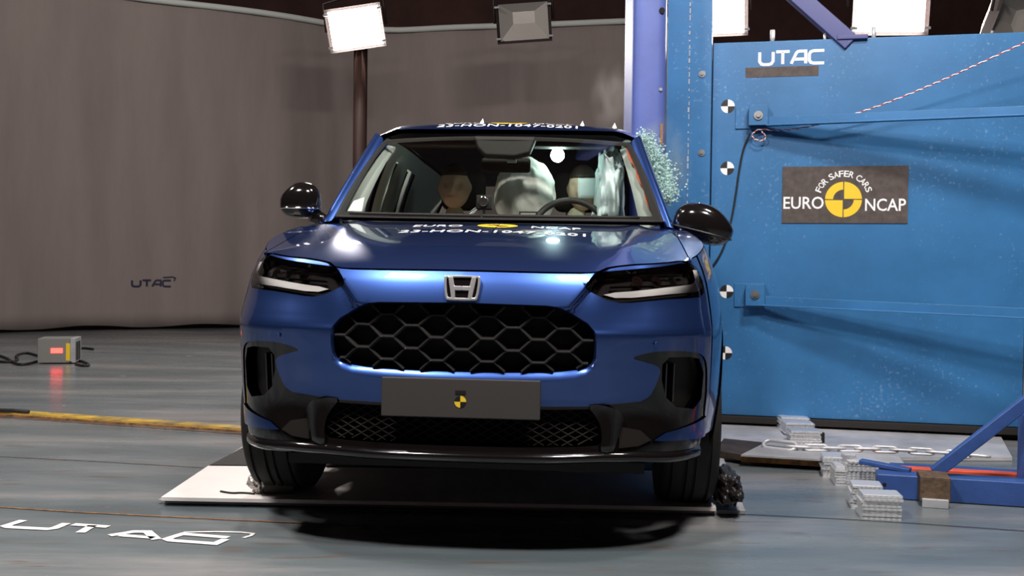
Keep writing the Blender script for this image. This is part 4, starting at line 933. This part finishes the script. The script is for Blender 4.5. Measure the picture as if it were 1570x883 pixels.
# ================= platform under the car =================
def gq(mb, pts, z0, z1): mb.prism([(float(G(a, b, z1)[0]), float(G(a, b, z1)[1])) for a, b in pts], z0, z1)
plt = thing('carrier_platform', 'low flat platform with layered edges under the car wheels', 'platform', tuple(G(690, 770)))
PO = Vector(tuple(G(690, 770)))
def rel(mb): mb.v = [tuple(Vector(v)-PO) for v in mb.v]; return mb
mb = MB(); gq(mb, [(243, 766), (1143, 783), (1104, 690), (374, 683)], .002, .016); rel(mb).build('base_board', 'board', plt)
mb = MB(); gq(mb, [(247, 762), (1098, 778), (1075, 722), (319, 714)], .022, .036); rel(mb).build('top_sheet', 'whiteboard', plt)
mb = MB(); gq(mb, [(250, 763), (1096, 779), (1073, 722), (322, 714)], .016, .022); rel(mb).build('rust_layer', 'rust', plt)
mb = MB(); gq(mb, [(322, 712.5), (1085, 720), (1090, 692), (376, 684)], .018, .034); rel(mb).build('rear_sheet', 'rubber', plt)
g0 = G(1120, 740, .1); t = blob('crumpled_cover', (0, 0, 0), (.05, .16, .07), 'satin', 4, .25, .9, parent=None, fr=2.2); t.location = tuple(G(1112, 745, .10)); t.location.z = .10; tag(t, 'crumpled dark plastic cover on the platform at the right front wheel', 'cover')
p = G(396, 755, .036); t = blob('crumpled_foil', (0, 0, 0), (.034, .034, .042), 'foil', 11, .35, .9, parent=None, fr=2.5); t.location = (p[0], p[1], .036+.045); tag(t, 'ball of crumpled foil tape on white sheet beside the left front tyre', 'foil')
a_ = G(404, 756, .036); b_ = G(450, 758, .036); tag(MB().box((a_[0], a_[1]-.01, .036), (b_[0], a_[1]+.12, .085)).build('wheel_chock', 'satin', None, bevel=.004), 'small dark chock block under the left front tyre', 'wheel chock')
pts = [tuple(G(x, y, .040)) for x, y in ((338, 753), (355, 756), (372, 755), (390, 757))]; tag(MB().tube(chaikin(pts, 2, False), .004, 6).build('short_cable', 'cable', None, sm=True), 'short black cable lying on the white sheet by the foil ball', 'cable')
# ================= left side: rail, lettering, display box =================
a_ = G(-80, 627, .02); b_ = G(560, 671, .02); rl = thing('floor_rail', 'yellow topped steel rail crossing the floor to the left of the car', 'rail', (float((a_[0]+b_[0])/2), float((a_[1]+b_[1])/2), 0))
L0 = Vector(a_)-rl.location; L1 = Vector(b_)-rl.location; L0.z = L1.z = 0; dd = (L1-L0).normalized(); nn = Vector((0, 0, 1)).cross(dd)
M['yrail'] = mat('worn_yellow_paint', (.62, .42, .04), .5, var=.0, vscale=14); M['yrail'] = mat('worn_yellow_paint_b', (.60, .38, .03), .5, var=.3, vscale=7, col2=(.16, .12, .05))
u_ = Vector((0, 0, 1))
MB().bar(L0+u_*.008, L1+u_*.008, .17, .016).build('base_flange', 'steel', rl); MB().bar(L0+nn*.03+u_*.022, L1+nn*.03+u_*.022, .10, .012).build('yellow_strip', 'yrail', rl); MB().bar(L0-nn*.075+u_*.014, L1-nn*.075+u_*.014, .02, .026).build('dark_edge', 'rust', rl)
pts = [tuple(G(x, y, .04)) for x, y in ((-60, 626), (0, 629), (20, 629.5), (44, 631))]; tag(MB().tube(pts, .012, 8).build('black_cable', 'cable', None, sm=True), 'black cable end lying on yellow rail at left edge', 'cable')
def gfn(px_, py_2): q = G(px_, py_2, .0025); return (float(q[0]), float(q[1]), .0025)
def gstroke(name, lines, w_, m, parent=None):
    mb = MB()
    strokes(mb, [[tuple(G(x, y, 0)[:2]) for x, y in ln] for ln in lines], w_, lambda x, y: (float(x), float(y), .003)); return mb.build(name, m, parent, fix=False)
M['floorwhite'] = mat('worn_white_marking', (.72, .72, .72), .55, var=.2, vscale=20)
gstroke('floor_lettering', [[(36, 798.5), (9, 807), (14, 809), (73, 812), (84, 810.5), (102, 803)]], .034, 'floorwhite', floor)
gstroke('floor_lettering', [[(112, 804.8), (166, 808.6)]], .034, 'floorwhite', floor); gstroke('floor_lettering', [[(142, 806.5), (123, 817.5)]], .034, 'floorwhite', floor)
gstroke('floor_lettering', [[(168, 822), (205, 816), (226, 816), (240, 828)]], .034, 'floorwhite', floor); gstroke('floor_lettering', [[(184, 821.5), (236, 825.5)]], .030, 'floorwhite', floor)
gstroke('floor_lettering', [[(350, 825), (280, 819.5), (256, 827), (262, 829.5), (330, 834.5), (346, 827.5)]], .032, 'floorwhite', floor)
gstroke('floor_lettering', [[(281, 817), (330, 816), (371, 817), (388, 819), (385, 822), (373, 825.5)]], .014, 'floorwhite', floor)
# expansion joints
gstroke('floor_joint', [[(-200, 765), (120, 786), (400, 800), (700, 812)]], .012, 'rust', floor); gstroke('floor_joint', [[(1135, 789), (1300, 797), (1400, 803), (1700, 824)]], .008, 'void', floor)
gstroke('floor_joint', [[(-300, 685), (150, 708), (320, 718)]], .010, 'tape', floor)
p = G(86, 558); bx = thing('display_box', 'grey box on the floor showing a small red lit display', 'display box', (float(p[0]), float(p[1]), 0), (0, 0, math.radians(12)))
MB().box((-.16, 0, .01), (.12, .3, .235)).build('case', 'boxgrey', bx, bevel=.005); MB().box((-.045, -.004, .10), (.055, 0, .145)).build('display', 'red_led', bx); MB().box((.085, -.006, .03), (.121, .002, .19)).build('yellow_label', 'yellow', bx)
MB().box((.121, 0, .01), (.165, .3, .235)).build('side_plate', 'board', bx, bevel=.004)
mb = MB()
for k in range(5): mb.box((.1655, .04+k*.045, .03), (.168, .06+k*.045, .20))
mb.build('vent_slots', 'matt', bx)
rnd = random.Random(3)
for k, (lab, pts) in enumerate((('black cable looping on the floor left of the display box', [(58, 545), (40, 540), (22, 545), (30, 552), (8, 556), (-20, 550)]), ('thin black cable running behind the display box to the left edge', [(60, 553), (35, 560), (20, 556), (10, 548), (-10, 543)]), ('black cable bundle on the floor right of the display box', [(108, 556), (120, 552), (132, 556), (138, 560), (128, 561), (116, 558)]), ('faint dark cable behind the display box on its right', [(112, 536), (125, 533), (143, 535)]))):
    tag(MB().tube(chaikin([tuple(G(x, y, .012)) for x, y in pts], 3, False), .012, 7).build('floor_cable', 'cable', None, sm=True), lab, 'cable')
# ================= backdrop curtains =================
P0 = [(A(px_, 400, D)[0], D) for px_, D in ((-900, 9.6), (-450, 11.9), (0, 14.0), (206, 15.0), (380, 15.7), (480, 16.3), (540, 16.7), (600, 16.85), (660, 16.7), (800, 16.4), (980, 16.0), (1045, 15.9))]
sx = np.concatenate([[0], np.cumsum([math.dist(P0[i], P0[i+1]) for i in range(len(P0)-1)])]); fxx = cubic(sx, [p[0] for p in P0]); fyy = cubic(sx, [p[1] for p in P0])
def curtain(name, s0, s1, label):
    rows = []
    for z in np.linspace(.05, 4.6, 24):
        row = []
        for s_ in np.arange(s0, s1, .08):
            f = .035*(1-z/5.2)**.7*(math.sin(s_*5.2+.6*math.sin(s_*1.3))+.5*math.sin(s_*11.+z*.6)); zz = z+(.02*math.sin(s_*4) if z < .1 else 0); row.append((float(fxx(s_)), float(fyy(s_))+f, zz))
        rows.append(row)
    o = MB().grid(rows).build(name, 'curtain', None, sm=True, fix=False, solid=.004); tag(o, label, 'curtain')
    MB().tube([(float(fxx(s_)), float(fyy(s_))-.03, 4.6) for s_ in np.arange(s0, s1, .3)], .045, 8).build('top_hem', 'trimgrey', o, sm=True); return o
smid = float(sx[6])+.12
c1 = curtain('backdrop_curtain', 0, smid, 'grey brown backdrop curtain with dark UTAC logo, left of the tall post')
curtain('backdrop_curtain', smid+.0, float(sx[-1]), 'plain grey brown backdrop curtain behind the car roof, right of the post')
def cur_pt(px_, py_2):
    d = ray(px_, py_2); best = min(np.arange(3, smid, .02), key=lambda s_: abs(fxx(s_)/fyy(s_)-d[0]/d[1])); D = float(fyy(best)); q = cP+d*(D/d[1]); return float(best), float(q[2])
s0, z0 = cur_pt(204, 439); s1, z1 = cur_pt(262, 431); mb = MB()
# the logo sits on the hanging cloth
def cfn(x, y):
    s_ = s0+x; z = z0+y; f = .035*(1-z/5.2)**.7*(math.sin(s_*5.2+.6*math.sin(s_*1.3))+.5*math.sin(s_*11.+z*.6)); return (float(fxx(s_)), float(fyy(s_))+f-.012, z)
utac(mb, s1-s0, .085, .026, cfn); strokes(mb, [[(s1-s0-.12, .125), (s1-s0+.02, .135), (s1-s0+.06, .12), (s1-s0+.04, .08)]], .018, cfn); mb.build('cloth_logo', 'logoink', c1, fix=False)
p = G(551, 470, 0); D = 13.2; q = A(551, 300, D); ps = thing('lamp_post', 'dark brown round post rising behind the car below the lit floodlight', 'post', (float(q[0]), D, 0))
MB().cyl((0, 0, 0), (0, 0, 3.7), .085, 20).build('mast', 'post', ps, sm=True); MB().box((-.25, -.25, 0), (.25, .25, .04)).build('foot', 'post', ps, bevel=.005)
# ================= floodlights =================
def floodlight(label, loc, target, lit, scale=1., group=None, roll=0., cat='floodlight', rod=None):
    d = (Vector(target)-Vector(loc)).normalized(); q = (-d).to_track_quat('Y', 'Z')
    t = thing('floodlight', label, cat, tuple(loc), (0, 0, 0), group); t.rotation_mode = 'QUATERNION'; t.rotation_quaternion = q@Matrix.Rotation(roll, 3, 'Y').to_quaternion(); t.scale = (scale,)*3
    # local: faces -y
    w, h = .30, .22
    V = [(-w, 0, -h), (w, 0, -h), (w, 0, h), (-w, 0, h), (-w*1.12, -.02, -h*1.15), (w*1.12, -.02, -h*1.15), (w*1.12, -.02, h*1.15), (-w*1.12, -.02, h*1.15), (-w*1.05, .10, -h*1.05), (w*1.05, .10, -h*1.05), (w*1.05, .10, h*1.05), (-w*1.05, .10, h*1.05), (-w*.5, .22, -h*.55), (w*.5, .22, -h*.55), (w*.5, .22, h*.55), (-w*.5, .22, h*.55)]
    F = [(4, 5, 1, 0), (5, 6, 2, 1), (6, 7, 3, 2), (7, 4, 0, 3)]+[(4, 8, 9, 5), (5, 9, 10, 6), (6, 10, 11, 7), (7, 11, 8, 4)]+[(8, 12, 13, 9), (9, 13, 14, 10), (10, 14, 15, 11), (11, 15, 12, 8), (12, 15, 14, 13)]
    MB().add(V, F).build('housing', 'lamphouse', t)
    mb = MB(); mb.add([(-w, 0, -h), (w, 0, -h), (w, 0, h), (-w, 0, h), (-w*.45, .10, -h*.1), (w*.45, .10, -h*.1), (w*.45, .10, h*.55), (-w*.45, .10, h*.55)], [(0, 1, 5, 4), (1, 2, 6, 5), (2, 3, 7, 6), (3, 0, 4, 7), (4, 5, 6, 7)]); mb.build('reflector', 'reflector', t)
    if lit: MB().add([(-w*.985, -.004, -h*.98), (w*.985, -.004, -h*.98), (w*.985, -.004, h*.98), (-w*.985, -.004, h*.98)], [(0, 1, 2, 3)]).build('lit_glass', 'lampglass', t, fix=False)
    for sx_ in (-1, 1):
        for sz_ in (-1, 1): MB().box((sx_*w*1.06-.03, -.045, sz_*h*.86-.012), (sx_*w*1.06+.03, -.02, sz_*h*.86+.012)).build('clip', 'board', t)
    y = MB(); y.tube([(-w*1.2, .05, 0), (-w*1.2, .12, h*1.5), (0, .16, h*1.75), (w*1.2, .12, h*1.5), (w*1.2, .05, 0)], .018, 8); y.build('yoke', 'lamphouse', t, sm=True)
    if rod: MB().cyl(Vector((0, .16, h*1.75)), Vector((0, .16, h*1.75))+t.rotation_quaternion.inverted()@Vector((0, 0, rod)), .02, 10).build('hanger', 'lamphouse', t)
    return t
def fl_at(px_, py_2, D): return tuple(float(v) for v in A(px_, py_2, D))
floodlight('lit floodlight glowing at the top of the brown post', fl_at(545, 43, 13.), (-2.5, 0, 1.2), True, 1.02, roll=math.radians(-8), rod=None)
floodlight('unlit floodlight with pale reflector hanging above the curtain rail', fl_at(803, 33, 13.), (-.5, 0, 1.), False, .98, roll=math.radians(-4), rod=5)
floodlight('lit floodlight half hidden behind the tall blue column', fl_at(1096, 18, 9.5), (.9, 0, 1.5), True, .85, roll=math.radians(-2), rod=4)
floodlight('large lit floodlight above the barrier near the diagonal brace', fl_at(1366, 10, 9.5), (2.5, 0, 1.6), True, .98, rod=4)
t = floodlight('unlit floodlight at the upper right corner above the barrier', fl_at(1555, 32, 8.5), (8, 3, .5), False, .80, roll=math.radians(6), rod=4)
# the hall's other floodlights around the camera, plus the added curtain brightener
for lab, loc, tg, sc in OVER: floodlight(lab, loc, tg, True, sc, rod=3)
# ================= right side floor things =================
def slab(name, label, cat, pts, z0, z1, m, bevel=0): 
    mb = MB(); gq(mb, pts, z0, z1); o = mb.build(name, m, None, bevel=bevel); tag(o, label, cat); return o
slab('floor_plate', 'large bare steel floor plate along the foot of the barrier', 'steel plate', [(1060, 700), (1552, 701), (1527, 655), (1060, 632)], .002, .020, 'steel')
bd = thing('wooden_board', 'grey topped wooden board with worn brown edge in front of the steel plate', 'board', tuple(G(1260, 700))); PO = Vector(tuple(G(1260, 700)))
mb = MB(); gq(mb, [(1136, 697), (1388, 712), (1378, 700), (1172, 679)], .052, .060); rel(mb).build('top_layer', 'board', bd); mb = MB(); gq(mb, [(1136, 698), (1387, 713), (1378, 700), (1172, 680)], .021, .052); rel(mb).build('core', 'rust', bd)
mb = MB(); gq(mb, [(1095, 690), (1136, 697), (1172, 678), (1110, 672)], .022, .05); tag(mb.build('rusty_plate', 'darkrust', None), 'dark rusty plate on the floor between the car and the board', 'steel plate')
def hc_block(label, px_, py_2, w_, d_, h_, rot, z=0., seed=0, group='honeycomb blocks', m='hc'):
    p = G(px_, py_2, z); r = random.Random(seed); mb = MB(); n = max(3, int(h_/.011))
    for k in range(n):                                  # crimped foil layers
        z0_ = h_*k/n; z1_ = h_*(k+.72)/n; j = r.uniform(-.006, .006); i_ = r.uniform(-.006, .006); N_ = 14; pl_ = []
        for q in range(N_): pl_.append((-w_/2+w_*q/N_+j, i_+(.004 if q % 2 else 0)))
        for q in range(N_): pl_.append((w_/2+j+(.004 if q % 2 else 0), d_*q/N_+i_))
        for q in range(N_): pl_.append((w_/2-w_*q/N_+j, d_+i_+(.004 if q % 2 else 0)))
        for q in range(N_): pl_.append((-w_/2+j+(.004 if q % 2 else 0), d_-d_*q/N_+i_))
        mb.prism(pl_, z0_, z1_)
    mb.box((-w_*.46, .01, .002), (w_*.46, d_-.01, h_-.001))
    o = mb.build('honeycomb_block', m, None); o.location = (float(p[0]), float(p[1]), z); o.rotation_euler = (0, 0, math.radians(rot)); tag(o, label, 'honeycomb block', group); return o
hc_block('silver foil block on the steel plate, front one of the four in a row', 1235, 681, .16, .14, .07, -4, .02, 1, m='hc')
hc_block('silver foil block on the steel plate, second from the front of its row', 1226, 668, .16, .14, .07, -4, .02, 2)
hc_block('silver foil block on the steel plate, third from the front of its row', 1218, 659, .16, .14, .07, -4, .02, 3)
hc_block('silver foil block on the steel plate, rearmost of its row under the barrier', 1211, 651, .16, .14, .07, -4, .02, 4)
MBk = MB(); p = G(1256, 679, .02); MBk.box((-.02, 0, 0), (.03, .03, .055)); o = MBk.build('stop_block', 'matt', None, bevel=.003); o.location = tuple(float(v) for v in p); tag(o, 'small black stop block beside the row of foil blocks', 'block')
hc_block('ribbed foil block on the floor, farthest of the group by the board corner', 1281, 733, .115, .16, .095, -12, 0, 5)
hc_block('ribbed foil block on the floor against the end of the blue beam', 1322, 747, .135, .13, .115, -6, 0, 6)
hc_block('ribbed foil block on the floor left of the one against the blue beam', 1294, 745, .07, .13, .085, -8, 0, 7)
hb2 = hc_block('tiny foil offcut standing on the block against the blue beam', 1310, 716, .05, .05, .02, 0, .115, 8)
hb2.location = (bpy.data.objects['honeycomb_block.005'].location.x-.035, bpy.data.objects['honeycomb_block.005'].location.y+.05, .1155)
hc_block('ribbed foil block on the floor, second nearest the camera', 1328, 781, .115, .13, .095, -12, 0, 9)
hc_block('ribbed foil block on the floor, nearest the camera', 1351, 797, .145, .12, .095, -8, 0, 10)
# chain
cp = [tuple(G(x, y, .075)) for x, y in ((1173, 680), (1200, 684), (1230, 686), (1280, 687), (1330, 688), (1380, 690), (1430, 693), (1470, 696), (1515, 700))]
cp = [tuple(v) for v in chaikin(cp, 2, False)]; ds = [0]
for i in range(1, len(cp)): ds.append(ds[-1]+math.dist(cp[i], cp[i-1]))
ch = thing('chain', 'steel link chain stretched over the board and steel plate', 'chain', cp[0]); k = 0; pos = 0.
while pos < ds[-1]-.05:
    big = 1.5 if k == 0 else 1.0; Lk = .105*big; f = lambda s_: Vector((np.interp(s_, ds, [c[0] for c in cp]), np.interp(s_, ds, [c[1] for c in cp]), np.interp(s_, ds, [c[2] for c in cp])))
    a = f(pos); b = f(min(pos+Lk, ds[-1])); c_ = (a+b)/2-Vector(cp[0]); d = (b-a).normalized(); side = Vector((0, 0, 1)).cross(d).normalized(); upv = d.cross(side); ang = math.radians(60 if k % 2 == 0 else -12); s2 = upv*math.cos(ang)+side*math.sin(ang) if k % 2 == 0 else side*math.cos(ang)+upv*math.sin(ang)
    rr = .021*big; hl = Lk/2-rr+.006; pts = []
    for i in range(9): an = -math.pi/2+math.pi*i/8; pts.append(c_+d*(hl+rr*math.cos(an))+s2*rr*math.sin(an))
    for i in range(9): an = math.pi/2+math.pi*i/8; pts.append(c_+d*(-hl+rr*math.cos(an))+s2*rr*math.sin(an))
    MB().tube(pts, .0065*big, 8, True).build('link', 'steel', ch, sm=True); pos += Lk-.022*big; k += 1
# blue rig on the right
a_ = G(1344, 764); b_ = G(1590, 780); rig = thing('blue_support_frame', 'blue steel support frame on floor at right edge with slanted brace and red bar', 'frame', tuple(float(v) for v in a_)); RO = Vector(tuple(float(v) for v in a_)); bd_ = (Vector(b_)-Vector(a_)).normalized(); bn = Vector((0, 0, 1)).cross(bd_)
def rg(px_, py_2, z): return Vector(tuple(float(v) for v in G(px_, py_2, z)))-RO
MB().bar(bn*.06+Vector((0, 0, .052)), bn*.06+bd_*1.2+Vector((0, 0, .052)), .12, .10, up=(0, 0, 1)).build('base_beam', 'framblue', rig, bevel=.005)
s0_ = bn*.06+bd_*.23+Vector((0, 0, .11)); s1_ = s0_+bd_*.62+Vector((0, 0, .56)); MB().bar(s0_, s1_, .05, .05, up=tuple(bn)).build('slanted_brace', 'framblue', rig, bevel=.004)
MB().bar(bn*.26+bd_*.08+Vector((0, 0, .072)), bn*.26+bd_*1.2+Vector((0, 0, .072)), .06, .045).build('red_bar', 'orange', rig, bevel=.003)
MB().bar(bn*.16+bd_*-.06+Vector((0, 0, .125)), bn*.10+bd_*.14+Vector((0, 0, .107)), .05, .018).build('end_lug', 'framblue', rig, bevel=.003)
MB().bar(bn*.40+bd_*.08+Vector((0, 0, .05)), bn*.40+bd_*1.2+Vector((0, 0, .05)), .08, .06).build('rear_beam', 'framblue', rig, bevel=.004)
MB().box((0, 0, 0), (.06, .10, .36), Matrix.Translation(bn*.10+bd_*.595)).build('upright', 'framblue', rig, bevel=.004)
pc = rg(1433, 777, 0); MB().box((-.058, -.012, .02), (.058, .14, .122), Matrix.Translation(pc)@Matrix.Rotation(math.atan2(bd_.y, bd_.x), 4, 'Z')).build('clamp', 'brownclamp', rig, bevel=.004)
MB().box((-.05, -.03, .0), (.05, .0, .035), Matrix.Translation(pc)@Matrix.Rotation(math.atan2(bd_.y, bd_.x), 4, 'Z')).build('clamp_foot', 'board', rig, bevel=.003)
MB().cyl(bd_*.03-bn*.002+Vector((0, 0, .06)), bd_*.03+bn*.004+Vector((0, 0, .06)), .008, 12).build('bolt_hole', 'void', rig)
